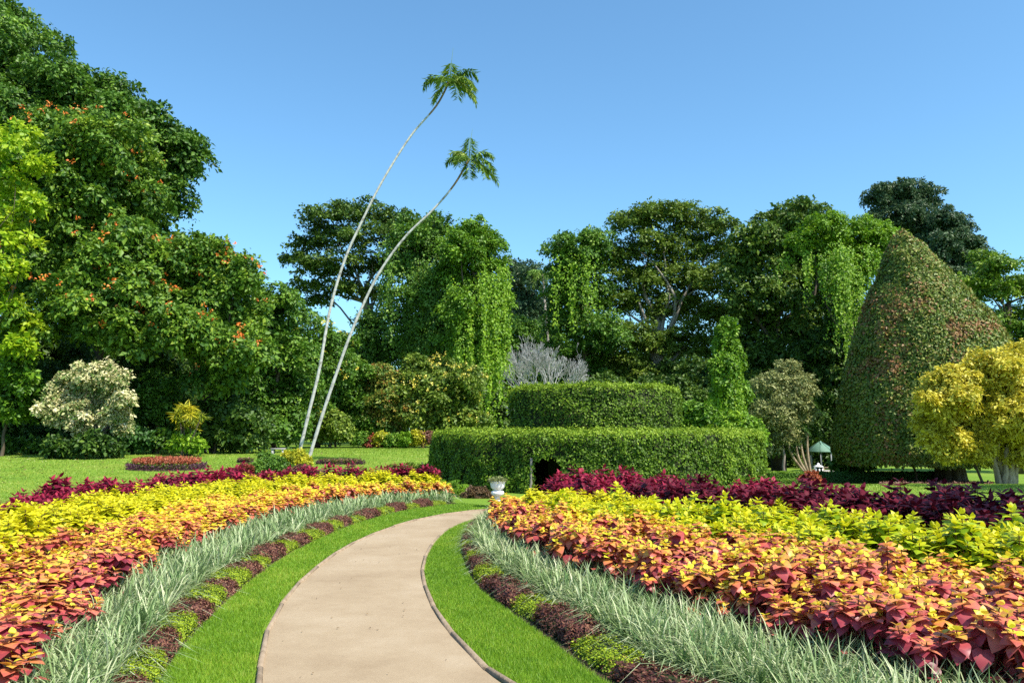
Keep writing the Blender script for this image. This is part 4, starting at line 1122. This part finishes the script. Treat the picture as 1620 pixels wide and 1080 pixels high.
# ------------------------------------------------------------------ trees, right side
tree("vine_covered_tree", "rounded creeper-covered tree at the left shoulder of the wide rain tree", "tree", 86,
     [(905, 395, 34), (940, 388, 32), (890, 430, 26), (925, 430, 36), (900, 470, 34), (885, 510, 28), (930, 480, 40), (905, 545, 36), (950, 530, 40), (930, 590, 38), (895, 600, 30)],
     'lf_mid', .36, .95, 27, 1.25, trunk=[(920,), (925, 480)], tr=.55, limbs=8,
     vines=('lf_vine', .28, [(895, 410, 520, 20, 16, -2.4), (925, 400, 520, 18, 10, -2.6)], .3), tone=-.1)
tree("rain_tree", "huge spreading tree with layered plates of leaves behind the round hedge", "tree", 88,
     [(1000, 352, 36), (1050, 342, 40), (1100, 345, 42), (1140, 362, 30), (1020, 392, 48), (1080, 388, 48), (1135, 400, 42), (975, 410, 32), (1000, 440, 44), (1060, 435, 50), (1120, 445, 46), (975, 480, 40), (1035, 485, 46), (1095, 490, 46), (1140, 500, 36), (985, 530, 42), (1050, 540, 48), (1110, 545, 46), (975, 580, 40), (1030, 592, 46), (1085, 598, 46), (960, 620, 44, 2), (1120, 590, 44, 2), (930, 560, 44, 2)],
     'lf_olive', .38, 1.05, 27, 1.05, flat=(1, .9, .55), trunk=[(1050,), (1040, 500)], tr=1.0, limbs=16, up=.7, kw=dict(inner=.15, low=.35), tone=-.12, bark='greybark')
tree("broadleaf_tree", "dense dark broadleaved tree between the rain tree and the bright vines", "tree", 80,
     [(1235, 352, 32), (1280, 345, 36), (1200, 380, 34), (1250, 385, 40), (1175, 420, 30), (1215, 430, 42), (1180, 470, 38), (1235, 475, 38), (1200, 515, 40), (1255, 530, 36), (1175, 560, 36), (1225, 570, 38), (1295, 590, 38), (1320, 400, 40), (1285, 545, 32), (1290, 450, 40, 3), (1300, 500, 44, 3), (1275, 410, 36, 3)],
     'lf_deep', .46, .95, 20, 1.2, trunk=[(1225,), (1230, 480)], tr=.7, limbs=10, kw=dict(low=.35), tone=.2)
tree("vine_covered_tree", "tree smothered in bright lime creepers falling beside the giant cone", "tree", 72,
     [(1275, 378, 26), (1310, 362, 32), (1350, 372, 34), (1385, 368, 30), (1405, 385, 26), (1325, 405, 34), (1365, 415, 34), (1300, 420, 22), (1345, 450, 28), (1395, 420, 24)],
     'lf_vine', .26, .65, 26, 1.3, trunk=[(1345,), (1345, 470)], tr=.5, limbs=7,
     vines=('lf_vine', .24, [(1330, 390, 560, 16, 40, -3.0), (1308, 400, 480, 12, 22, -2.6), (1352, 420, 530, 12, 26, -2.8), (1385, 400, 480, 14, 20, -2.4), (1280, 395, 470, 10, 12, -1.5), (1240, 400, 440, 14, 8, 0)], .2), tone=0)
tree("broadleaf_tree", "dark leafy tree low between the bright vines and the giant cone", "tree", 76,
     [(1340, 520, 44), (1300, 560, 40), (1360, 590, 40), (1310, 615, 40), (1270, 615, 36), (1355, 655, 36)], 'lf_deep', .42, .9, 22, 1.25, trunk=[(1320,), (1320, 600)], tr=.4, tone=.0)
tree("feathery_tree", "bluish feathery tall tree peeking highest behind the cone, left crown", "tree", 118,
     [(1398, 308, 24), (1430, 300, 26), (1460, 312, 26), (1415, 335, 30), (1450, 345, 32), (1480, 385, 34), (1430, 380, 34), (1470, 430, 40)], 'lf_haze', .46, 1.1, 28, 1.3, trunk=[(1445,), (1445, 380)], tr=.5, kw=dict(droop=.8))
tree("feathery_tree", "bluish feathery tree on the cone's right shoulder, lower than its neighbour", "tree", 112,
     [(1495, 345, 22), (1518, 355, 22), (1530, 385, 24), (1505, 390, 32), (1530, 420, 26), (1500, 440, 34), (1540, 450, 28)], 'lf_haze', .44, 1.0, 28, 1.3, trunk=[(1515,), (1515, 430)], tr=.4, kw=dict(droop=.8), tone=-.05)
tree("layered_tree", "green tree with tiers of foliage at the right edge above the golden tree", "tree", 78,
     [(1560, 412, 24), (1585, 420, 28), (1545, 445, 26), (1605, 450, 30), (1572, 465, 32), (1560, 500, 28), (1615, 495, 34), (1590, 520, 34), (1640, 460, 40), (1650, 520, 50), (1600, 560, 40), (1660, 580, 50)],
     'lf_tulip', .36, .95, 24, 1.2, flat=(1, .9, .5), trunk=[(1600,), (1595, 480)], tr=.5, limbs=10, up=.65, tone=.1)
tree("ivy_column", "narrow column of bright ivy climbing a dead trunk behind the round hedge", "tree", 56,
     [(1152, 518, 13), (1150, 540, 18), (1155, 565, 20), (1150, 590, 22), (1156, 615, 24), (1150, 640, 22), (1155, 662, 18)], 'lf_bright', .20, .42, 26, 1.6, flat=(1, 1, 1.2), trunk=[(1153,), (1153, 530)], tr=.25, limbs=1, up=.1,
     vines=('lf_vine', .18, [(1145, 560, 670, 14, 24, -1.0), (1160, 570, 670, 12, 20, -1.0)], .12), tone=-.1, cname="ivy")
MIDU = [("green_bush", "fresh green bush just behind the right part of the round hedge", [(1092, 655, 22), (1115, 650, 20), (1105, 672, 20), (1080, 672, 16)], 'lf_bright', 44, -.2),
        ("green_bush", "yellowish feathery bush right of the ivy column behind the hedge", [(1165, 672, 20), (1185, 675, 18), (1150, 676, 16), (1195, 690, 18)], 'lf_bright', 42, .1),
        ("dark_shrub", "dark undergrowth between the silver tree and the rain tree trunk", [(940, 640, 44), (900, 660, 40), (985, 640, 44), (950, 690, 40)], 'lf_deep', 80, .05),
        ("dark_shrub", "dark undergrowth beneath the middle of the rain tree", [(1030, 640, 46), (1075, 640, 46), (1050, 690, 44), (1005, 690, 40), (1110, 600, 40)], 'lf_deep', 78, .05),
        ("dark_shrub", "dark undergrowth right of the ivy column", [(1190, 620, 40), (1215, 650, 40), (1180, 670, 36), (1120, 640, 36), (1240, 690, 36)], 'lf_deep', 76, .08),
        ("dark_shrub", "dark undergrowth behind the green roofed pavilion", [(1290, 680, 36), (1330, 690, 40), (1255, 670, 36), (1300, 720, 30), (1250, 720, 30), (1345, 720, 26), (1210, 725, 26)], 'lf_deep', 92, .05),
        ("dark_shrub", "dark undergrowth behind the tall creeper column", [(790, 600, 40), (760, 640, 44), (800, 660, 40), (720, 620, 40), (690, 560, 40), (640, 560, 40)], 'lf_deep', 84, .05),
        ("dark_shrub", "dark undergrowth behind the palms and the yellow flowered tree", [(480, 600, 44), (520, 650, 44), (470, 660, 44), (560, 660, 40), (600, 640, 40)], 'lf_deep', 72, .05),
        ("green_bush", "clipped round bush right of the pavilion below the cone", [(1347, 728, 15), (1362, 732, 12), (1335, 733, 11)], 'lf_mid', 66, .0)]
for nm, lab, lob, mt, d, tn in MIDU:
    big = d > 60
    tree(nm, lab, "shrub", d, lob, mt, .4 if big else .16, 1.0 if big else .38, 24, 1.3, trunk=[(lob[0][0],), (lob[0][0], lob[0][1])], tr=.15, limbs=3, tone=tn)
tree("grey_green_tree", "slim grey-green small leaved tree left of the pavilion", "tree", 62,
     [(1215, 608, 22), (1245, 598, 26), (1270, 610, 20), (1228, 635, 26), (1260, 635, 24), (1215, 660, 20), (1245, 662, 22), (1212, 688, 16), (1236, 690, 16), (1255, 692, 15), (1222, 706, 13), (1274, 652, 17), (1205, 650, 16), (1248, 580, 15)],
     'lf_grey', .18, .55, 28, .8, trunk=[(1233,), (1236, 640)], tr=.12, limbs=8, bark='greybark', kw=dict(inner=.1, low=.6), tone=.22)
def palm_clump():
    d = 74; r = np.random.default_rng(12); b = base(1270, d); root = thing("palm_clump", "clump of pale stemmed feathery palms beside the pavilion", "palm tree", b)
    for (f0, m, t) in (((1272, 744), (1262, 720), (1252, 655)), ((1272, 744), (1268, 710), (1266, 664)), ((1274, 744), (1277, 705), (1279, 640)), ((1270, 744), (1252, 718), (1242, 676))):
        P = spline([b + np.array(((f0[0] - 1270) * d / FPX, 0, -.1)), W(m[0], m[1], d), W(t[0], t[1], d)], 12)
        V, F = tube(P, np.linspace(.13, .09, 12), 8); build("trunk", np.array(V), F, M['palebark'], root, loc=b, smooth=True)
        for k in range(9):
            V, F, R = frond(r, P[-1], k * 2.4 + r.uniform(0, 1), r.uniform(-.1, 1.2), 2.6, 1.7, .62, 22); build("frond", V, F, M['palmleafg'], root, rnd=R, loc=b)
palm_clump()

def golden(name, label, d, lobes, tu, seed, props):
    root = tree(name, label, "tree", d, lobes, 'lf_gold', .17, .40, 26, 1.35, flat=(1, 1, .85), trunk=[(tu,), (tu - 4, 712)], tr=.2, limbs=10, bark='palebark', seed=seed, up=.5, kw=dict(low=.55, inner=.3), tone=.18, cname="crown")
    r = np.random.default_rng(seed); b = np.array(root.location)
    mb = MB()
    for (dx, lean) in ((-.45, -.5), (-.2, -.2), (.12, .15), (.38, .5), (.0, .8), (-.3, .3)):
        p = b + np.array((dx, r.uniform(-.35, .35), -.1)); limb_mesh(mb, r, p, p + np.array((lean * .7, r.uniform(-.3, .3), 2.1)), .17, .10, 6, .05, 8)
    mb.build("stem", M['palebark'], root, b, True)
    return root, b
GR, GB = golden("golden_tree", "golden yellow leaved tree on pale clustered stems at the right edge", 40,
     [(1502, 630, 42), (1535, 600, 36), (1575, 592, 40), (1610, 610, 42), (1488, 672, 30), (1530, 655, 42), (1580, 650, 46), (1625, 660, 44), (1510, 700, 24), (1550, 695, 26), (1600, 705, 28), (1640, 700, 34), (1660, 630, 40), (1478, 695, 20), (1525, 715, 18), (1475, 640, 24), (1500, 600, 24), (1545, 715, 20), (1598, 722, 16), (1628, 722, 22), (1500, 722, 13)], 1578, 71, True)
mb = MB(); mb.tube([GB + np.array((-1.05, .1, -.1)), GB + np.array((-1.5, 0, 1.0)), GB + np.array((-2.0, 0, 2.0))], [.07, .06, .045], 7)
mb.build("prop", M['bark'], GR, GB)
golden("golden_tree", "second golden tree behind the first, its top higher at the frame's right edge", 46,
     [(1590, 570, 22), (1610, 562, 24), (1640, 580, 40), (1600, 600, 30), (1660, 640, 50)], 1640, 72, False)

# bird house lantern, pavilion, hedges, small shrubs of the right lawn
def pavilion():
    d = 84; b = base(1291, d); s = d / FPX; b[2] -= .05
    root = thing("pavilion", "small green roofed open pavilion at the foot of the cone", "pavilion", b)
    mb = MB(); R = 1.6; H = 2.02
    mb.lathe([(R, 0), (R, .06), (.18, .98), (.05, 1.12), (.01, 1.16)], (b[0], b[1], b[2] + H), 8, rot=.39); mb.build("roof", M['roofgreen'], root, b)
    for k in range(8):
        a = .39 + k * math.pi / 4; p = b + np.array((math.cos(a) * R * .86, math.sin(a) * R * .86, 0))
        q = MB(); q.tube([p + (0, 0, -.1), p + (0, 0, H + .04)], [.06, .055], 8); q.build("post", M['post'], root, b)
        q = MB(); e0 = b + np.array((math.cos(a) * R, math.sin(a) * R, H + .07)); q.tube([e0, b + np.array((math.cos(a) * .18, math.sin(a) * .18, H + 1.0))], [.022, .022], 5); q.build("roof_rib", M['roofgreen'], root, b)
    f = MB(); f.lathe([(R * .95, -.2), (R * .95, .12)], tuple(b), 8, rot=.39); f.build("floor", M['stone'], root, b)
    f = MB(); f.box((b[0] + .45, b[1] - .3, b[2] + .42), (1.1, .4, .07)); f.box((b[0] + .05, b[1] - .3, b[2] + .25), (.1, .36, .27)); f.box((b[0] + .85, b[1] - .3, b[2] + .25), (.1, .36, .27)); f.build("bench", M['palebark'], root, b)
pavilion()
def lantern():
    d = 71; b = base(1286, d); root = thing("lantern_house", "little white house-shaped lantern with dark openings before the pavilion", "lantern", b)
    mb = MB(); mb.box((b[0], b[1], b[2] + .45), (.66, .55, 1.0)); mb.build("body", M['white'], root, b)
    mb = MB(); mb.lathe([(.50, .95), (.49, .99), (.13, 1.16), (.13, 1.24), (.02, 1.32)], tuple(b), 4, rot=math.pi / 4); mb.build("roof", M['white'], root, b)
    for dx in (-.15, .15):
        q = MB(); q.box((b[0] + dx, b[1] - .278, b[2] + .74), (.17, .02, .30)); q.build("window", M['darkhole'], root, b)
lantern()
def clipped(name, label, c, size, mat, leaf, n, seed, rz=0, cat_="hedge", group=None):
    r = np.random.default_rng(seed); c = np.asarray(c, float); sx, sy, sz = size
    root = thing(name, label, cat_, c, group); mb = MB(); mb.box((0, 0, sz / 2 - .3 - .04), (sx - .14, sy - .14, sz + .6 - .08))
    V, F, R = [], [], []
    w = np.array((sx * sz, sx * sz, sy * sz, sy * sz, sx * sy)); f = r.choice(5, n, p=w / w.sum())
    U = r.uniform(-.5, .5, (n, 2)); P = np.zeros((n, 3)); N = np.zeros((n, 3))
    for k, (nrm, a, bq) in enumerate((((0, -1, 0), 0, 2), ((0, 1, 0), 0, 2), ((-1, 0, 0), 1, 2), ((1, 0, 0), 1, 2), ((0, 0, 1), 0, 1))):
        m = f == k; N[m] = nrm
        P[m, a] = U[m, 0] * size[a]; P[m, bq] = U[m, 1] * size[bq] + (sz / 2 if bq == 2 else 0)
        ax = [i for i in range(3) if nrm[i]][0]; P[m, ax] += nrm[ax] * size[ax] / 2 + (sz / 2 if ax == 2 else 0)
    P += N * (r.normal(-.01, .035, n) + .03 * np.sin(P[:, 0] * 6) * np.sin(P[:, 2] * 7 + P[:, 1] * 5))[:, None]
    V, F, R = kites(P, N + r.normal(0, .5, N.shape) + (0, 0, .2), r.normal(0, 1, N.shape), leaf * r.uniform(.6, 1.4, n), .6, .1, np.clip(r.normal(.45, .2, n) + .3 * (f == 4), 0, 1))
    build("leaves", V, F, M[mat], root, rnd=R); mb.build("core", M['hedgecore'], root)
    root.rotation_euler = (0, 0, rz)
    return root
b = base(1352, 61); clipped("low_hedge", "long low dark clipped hedge in front of the pavilion", b, (11.5, 1.2, .95), 'lf_hedgedk', .11, 26000, 81)
b = base(1232, 60); clipped("low_hedge", "short sunlit end of low hedge beside the round hedge", b, (2.6, 1.6, 1.0), 'lf_mid', .11, 9000, 82)
b = base(1238, 56); clipped("low_hedge", "small light green clipped block in front of the low hedges", b, (1.5, 1.0, .6), 'lf_mid', .09, 5000, 83)
def ball(name, label, d, u, vs, lob, mat, leaf, spray, per=26, cover=1.5, tone=0.0, group=None, cat_="shrub", up=.35):
    return tree(name, label, cat_, d, lob, mat, leaf, spray, per, cover, trunk=[(u,), (u, vs)], tr=.05, limbs=2, tone=tone, group=group, up=up, kw=dict(inner=.2, droop=.1, squash=.15))
ball("croton_bush", "rounded orange-red croton bush in front of the low dark hedge", 54, 1282, 752, [(1283, 757, 13), (1277, 762, 9), (1290, 763, 9)], 'lf_croton', .12, .2)
ball("lime_ball_shrub", "small lime plant tucked in front of the orange-red bush", 52.5, 1275, 770, [(1275, 768, 7), (1281, 771, 5)], 'lf_bright', .1, .16, tone=.2)
# maroon ground planting and the golden tree's row
r = np.random.default_rng(90)
n = 9000; u = r.uniform(1385, 1560, n); d = r.uniform(52, 58, n); X = (u - 810) / FPX * d; Z = terrain(X, d)
P = np.stack((X, d, Z + r.uniform(.02, .42, n)), 1)
V, F, R = kites(P, r.normal(0, .6, (n, 3)) + (0, -.3, 1), r.normal(0, 1, (n, 3)) + (0, 0, .4), r.uniform(.12, .26, n), .55, .1, r.uniform(0, 1, n))
tag(build("maroon_groundcover", V, F, M['lf_rose'], rnd=R), "low maroon groundcover bed under the cone's trunk", "groundcover", kind="stuff")
tree("young_tree", "slim dark trunked young tree in front of the cone's left foot", "tree", 58, [(1442, 715, 14), (1430, 722, 9), (1455, 720, 10)], 'lf_mid', .15, .3, 20, 1.0, trunk=[(1439,), (1442, 722)], tr=.11, limbs=3, tone=.0)

# ------------------------------------------------------------------ near shrubs by the palm feet
ball("yellow_ball_shrub", "clipped yellow ball shrub at the foot of the palms", 30.5, 466, 730, [(466, 729, 17), (456, 734, 13), (477, 734, 13), (466, 738, 15)], 'lf_yel', .075, .16, cover=2.0, tone=.1)
ball("green_mound_shrub", "spreading mid green mound shrub left of the yellow ball", 29.5, 428, 735, [(428, 738, 20), (412, 743, 15), (446, 743, 15), (400, 747, 9), (440, 735, 14)], 'lf_mid', .075, .17, cover=2.0)
ball("red_leaf_shrub", "red-brown leaved low shrub left of the green mound shrub", 29, 385, 742, [(385, 745, 11), (378, 748, 8), (394, 742, 9)], 'lf_red', .075, .16, cover=2.0)
ball("rose_shrub", "dusty rose leaved low shrub at the foot of the right palm trunk", 28, 478, 745, [(476, 748, 13), (492, 750, 11), (462, 751, 10), (484, 744, 9)], 'lf_rose', .06, .15, cover=2.0)
ball("rose_shrub", "smaller brownish low shrub right of the dusty rose one", 28, 506, 748, [(506, 751, 9), (515, 752, 6)], 'lf_brown', .06, .14, cover=2.0)
ball("low_green_bed", "low green planting with yellow tips in front of the hedge's left end", 29, 645, 742, [(622, 744, 8, 0, (1.6, 1, .8)), (645, 742, 9, 0, (1.8, 1, .8)), (668, 744, 8, 0, (1.6, 1, .8))], 'lf_olive', .08, .16, cover=2.0, cat_="flower bed")
ball("dry_mound", "brownish dry plant mound between the left bed and the white urn", 21.5, 757, 780, [(752, 783, 13, 0, (1.2, 1, .9)), (770, 786, 10, 0, (1.2, 1, .8)), (738, 788, 8)], 'lf_brown', .05, .12, cover=2.0, tone=-.1)
def ferns(label, d, u, v, seed, n=16, L=.75):
    r = np.random.default_rng(seed); b = base(u, d); root = thing("fern", label, "fern", b)
    for k in range(n):
        V, F, R = frond(r, b + np.array((r.normal(0, .06), r.normal(0, .06), .03)), k * 2.4, r.uniform(.7, 1.35), L * r.uniform(.8, 1.15), 1.5, .16, 22, .15)
        build("frond", V, F, M['lf_bright'], root, rnd=R, loc=b)
ferns("arching bright fern at the left end of the round hedge", 22.6, 697, 752, 1)
ferns("arching bright fern just right of the other fern at the hedge foot", 22.0, 716, 756, 2, 14, .65)
ferns("small fern in front of the hedge behind the crimson coleus", 21.6, 972, 758, 3, 14, .6)
ferns("low fern at the foot of the hedge's right part", 21.5, 1062, 760, 4, 14, .6)

def urn():
    d = 18.4; b = np.array(((787.5 - 810) / FPX * d, d, 0.0)); s = d / FPX
    root = thing("urn_planter", "white urn planter on a flared pedestal where the path bends", "planter", b)
    mb = MB(); mb.lathe([(.135, -.05), (.135, .03), (.10, .06), (.085, .09), (.085, .25), (.10, .29), (.15, .31), (.17, .335), (.17, .375), (.14, .40), (.09, .405)], tuple(b), 4, rot=math.pi / 4)
    for sx in (-1, 1):
        mb.tube([b + np.array((sx * .10, -.09, .355)), b + np.array((sx * .10, .09, .355))], [.045, .045], 12)
    mb.build("pedestal", M['white'], root, b)
    mb = MB(); mb.lathe([(.08, .40), (.085, .43), (.13, .445), (.155, .48), (.165, .55), (.17, .59), (.178, .60), (.178, .62), (.15, .62), (.14, .585), (.02, .58)], tuple(b), 20); mb.build("bowl", M['white'], root, b, True)
    r = np.random.default_rng(6); n = 900; q = r.uniform(0, 1, n) ** .5 * .2; a = r.uniform(0, 6.28, n)
    P = b + np.stack((q * np.cos(a), q * np.sin(a), .60 + r.uniform(0, .12, n) * (1.1 - q * 3)), 1)
    V, F, R = kites(P, r.normal(0, .7, (n, 3)) + (0, 0, .6), np.stack((np.cos(a), np.sin(a), r.uniform(0, 1.2, n)), 1), r.uniform(.03, .06, n), .45, .1, r.uniform(0, .9, n))
    build("plants", V, F, M['lf_grey'], root, rnd=R, loc=b)
urn()

# ------------------------------------------------------------------ flower beds and bench on the left lawn
def lawn_bed(label, d, u0, u1, depth, h, fl, edge, seed, nf, tilt=0.0, flower_h=.30):
    r = np.random.default_rng(seed); x0, x1 = (u0 - 810) / FPX * d, (u1 - 810) / FPX * d
    cx = (x0 + x1) / 2; L = (x1 - x0) / 2; c = np.array((cx, d, float(terrain(cx, d)))); root = thing("flower_bed", label, "flower bed", c)
    def wpt(a, q, z):
        x = cx + L * q * np.cos(a); y = d + depth * q * np.sin(a) + tilt * (x - cx); return np.stack((x, y, terrain(x, y) + z), 1)
    K = 40; a = np.linspace(0, 2 * math.pi, K, endpoint=False); V = np.concatenate((wpt(a, 1.0, np.full(K, .012)), wpt(a, .93, np.full(K, .05)), wpt(a[:1], 0, np.full(1, .07))))
    F = [(k, (k + 1) % K, K + (k + 1) % K, K + k) for k in range(K)] + [(K + k, K + (k + 1) % K, 2 * K) for k in range(K)]
    build("soil", V, F, M['soil'], root, loc=c)
    n = int(nf * .6); a = r.uniform(0, 6.28, n); P = wpt(a, r.uniform(.84, 1.0, n), r.uniform(.02, .17, n) * h)
    V, F, R = kites(P, r.normal(0, .6, (n, 3)) + (0, -.2, .8), r.normal(0, 1, (n, 3)) + (0, 0, .6), r.uniform(.05, .10, n), .5, .1, r.uniform(0, 1, n)); build("edging", V, F, M[edge], root, rnd=R, loc=c)
    n = nf; a = r.uniform(0, 6.28, n); P = wpt(a, .86 * np.sqrt(r.uniform(0, 1, n)), r.uniform(.05, .2, n) * h)
    V, F, R = kites(P, r.normal(0, .6, (n, 3)) + (0, -.2, .8), r.normal(0, 1, (n, 3)) + (0, 0, .6), r.uniform(.07, .13, n), .5, .1, r.uniform(0, .7, n)); build("foliage", V, F, M['lf_olive'], root, rnd=R, loc=c)
    n = nf; a = r.uniform(0, 6.28, n); P = wpt(a, .84 * np.sqrt(r.uniform(0, 1, n)), r.uniform(.55, 1.0, n) * flower_h * h)
    V, F, R = kites(P, r.normal(0, .8, (n, 3)) + (0, -.4, .6), r.normal(0, .5, (n, 3)) + (0, 0, 1), r.uniform(.07, .14, n), .5, .1, r.uniform(0, 1, n)); build("flowers", V, F, M[fl], root, rnd=R, loc=c)
lawn_bed("oval bed of red flowers edged in purple on the left lawn", 33.5, 205, 334, 1.5, 1.3, 'fl_red', 'purple', 1, 3600, -.18)
lawn_bed("thin brown flower strip on the lawn right of the palm feet", 36, 501, 581, .32, .9, 'lf_brown', 'purple', 2, 1200, -.1, .2)
lawn_bed("tiny brown flower strip on the lawn left of the palm feet", 37, 380, 404, .3, .8, 'lf_brown', 'purple', 3, 400, 0, .2)
def bench():
    d = 43; b = base(446, d); root = thing("stone_bench", "pale stone bench in the shade behind the green mound shrub", "bench", b)
    m = MB(); m.box((b[0], b[1], b[2] + .34), (.75, .38, .05)); m.build("seat", M['stone'], root, b)
    for dx in (-.28, .28):
        m = MB(); m.box((b[0] + dx, b[1], b[2] + .145), (.12, .30, .33)); m.build("leg", M['stone'], root, b)
bench()

# fallen leaves and petals
r = np.random.default_rng(95)
def litter(name, label, X, Y, z, size, mat, k):
    n = len(X); P = np.stack((X, Y, z + .012), 1)
    V, F, R = kites(P, r.normal(0, .25, (n, 3)) + (0, 0, 1), r.normal(0, 1, (n, 3)) * (1, 1, .1), size, .6, .08, r.uniform(0, 1, n))
    tag(build(name, V, F, M[mat], rnd=R), label, k, kind="stuff")
Y = r.uniform(26, 46, 420); X = r.uniform(-.64, -.18, 420) * Y
litter("fallen_leaves", "brown leaves scattered on the left lawn in front of the trees", X, Y, terrain(X, Y), r.uniform(.07, .16, 420), 'lf_brown', "fallen leaves")
Y = r.uniform(37, 43.5, 360); X = -23.5 + r.normal(0, 3.0, 360) * Y / 44
litter("fallen_leaves", "pale petals fallen on the lawn below the cream-white shrub", X, Y, terrain(X, Y), r.uniform(.05, .10, 360), 'lf_cream', "petals")
Y = r.uniform(4.5, 17, 60); X = np.interp(Y, CL['kerb'][:140, 1], CL['kerb'][:140, 0]) + r.uniform(.1, 1.4, 60)
litter("fallen_leaves", "few tiny dry leaves lying on the path", X, Y, np.full(60, .012), r.uniform(.012, .035, 60), 'lf_brown', "fallen leaves")

# ------------------------------------------------------------------ trees standing just outside the frame (they shade the right bed and lawn)
def off_tree(label, loc, h, R, seed):
    r = np.random.default_rng(seed); b = np.array((loc[0], loc[1], float(terrain(*loc)))); root = thing("shade_tree", label, "tree", b)
    lb = []
    for k in range(14):
        a = k * 2.4; q = math.sqrt((k + .5) / 14) * R
        lb.append((b + np.array((math.cos(a) * q, math.sin(a) * q, h * r.uniform(.7, 1.0) - .2 * q)), np.array((1, 1, .7)) * R * .40))
    mb = MB(); P = limb_mesh(mb, r, b - (0, 0, .3), b + (0, 0, h * .5), .35, .22, 9, .03, 10)
    for c, _ in lb: limb_mesh(mb, r, P[7], c, .14, .04, 6, .08, 6)
    mb.build("trunk", M['bark'], root, b, True)
    V, F, Rn = crown(r, lb, .22, .6, 22, .75, .45); build("crown", V, F, M['lf_mid'], root, rnd=Rn, loc=b)
off_tree("broad shade tree out of view on the right that shades the maroon coleus", (12.2, 8.0), 9.0, 3.3, 1)
off_tree("broad shade tree out of view on the right beyond the lawn", (22.5, 22.5), 10.0, 3.9, 2)

# distant woodland that closes the view low down behind everything
r = np.random.default_rng(99); lb = []
for k in range(120):
    a = r.uniform(-.85, .85); D = r.uniform(150, 190); h = r.uniform(12, 21)
    x, y = D * math.sin(a), D * math.cos(a); lb.append((np.array((x, y, float(terrain(x, y)) + h * .45)), np.array((9, 6, h * .62))))
V, F, R = crown(r, lb, .9, 2.2, 24, 1.25)
tag(build("distant_woodland", V, F, M['lf_deep'], rnd=R), "dark woodland far behind all the trees, closing the gaps between them", "woodland", kind="stuff")
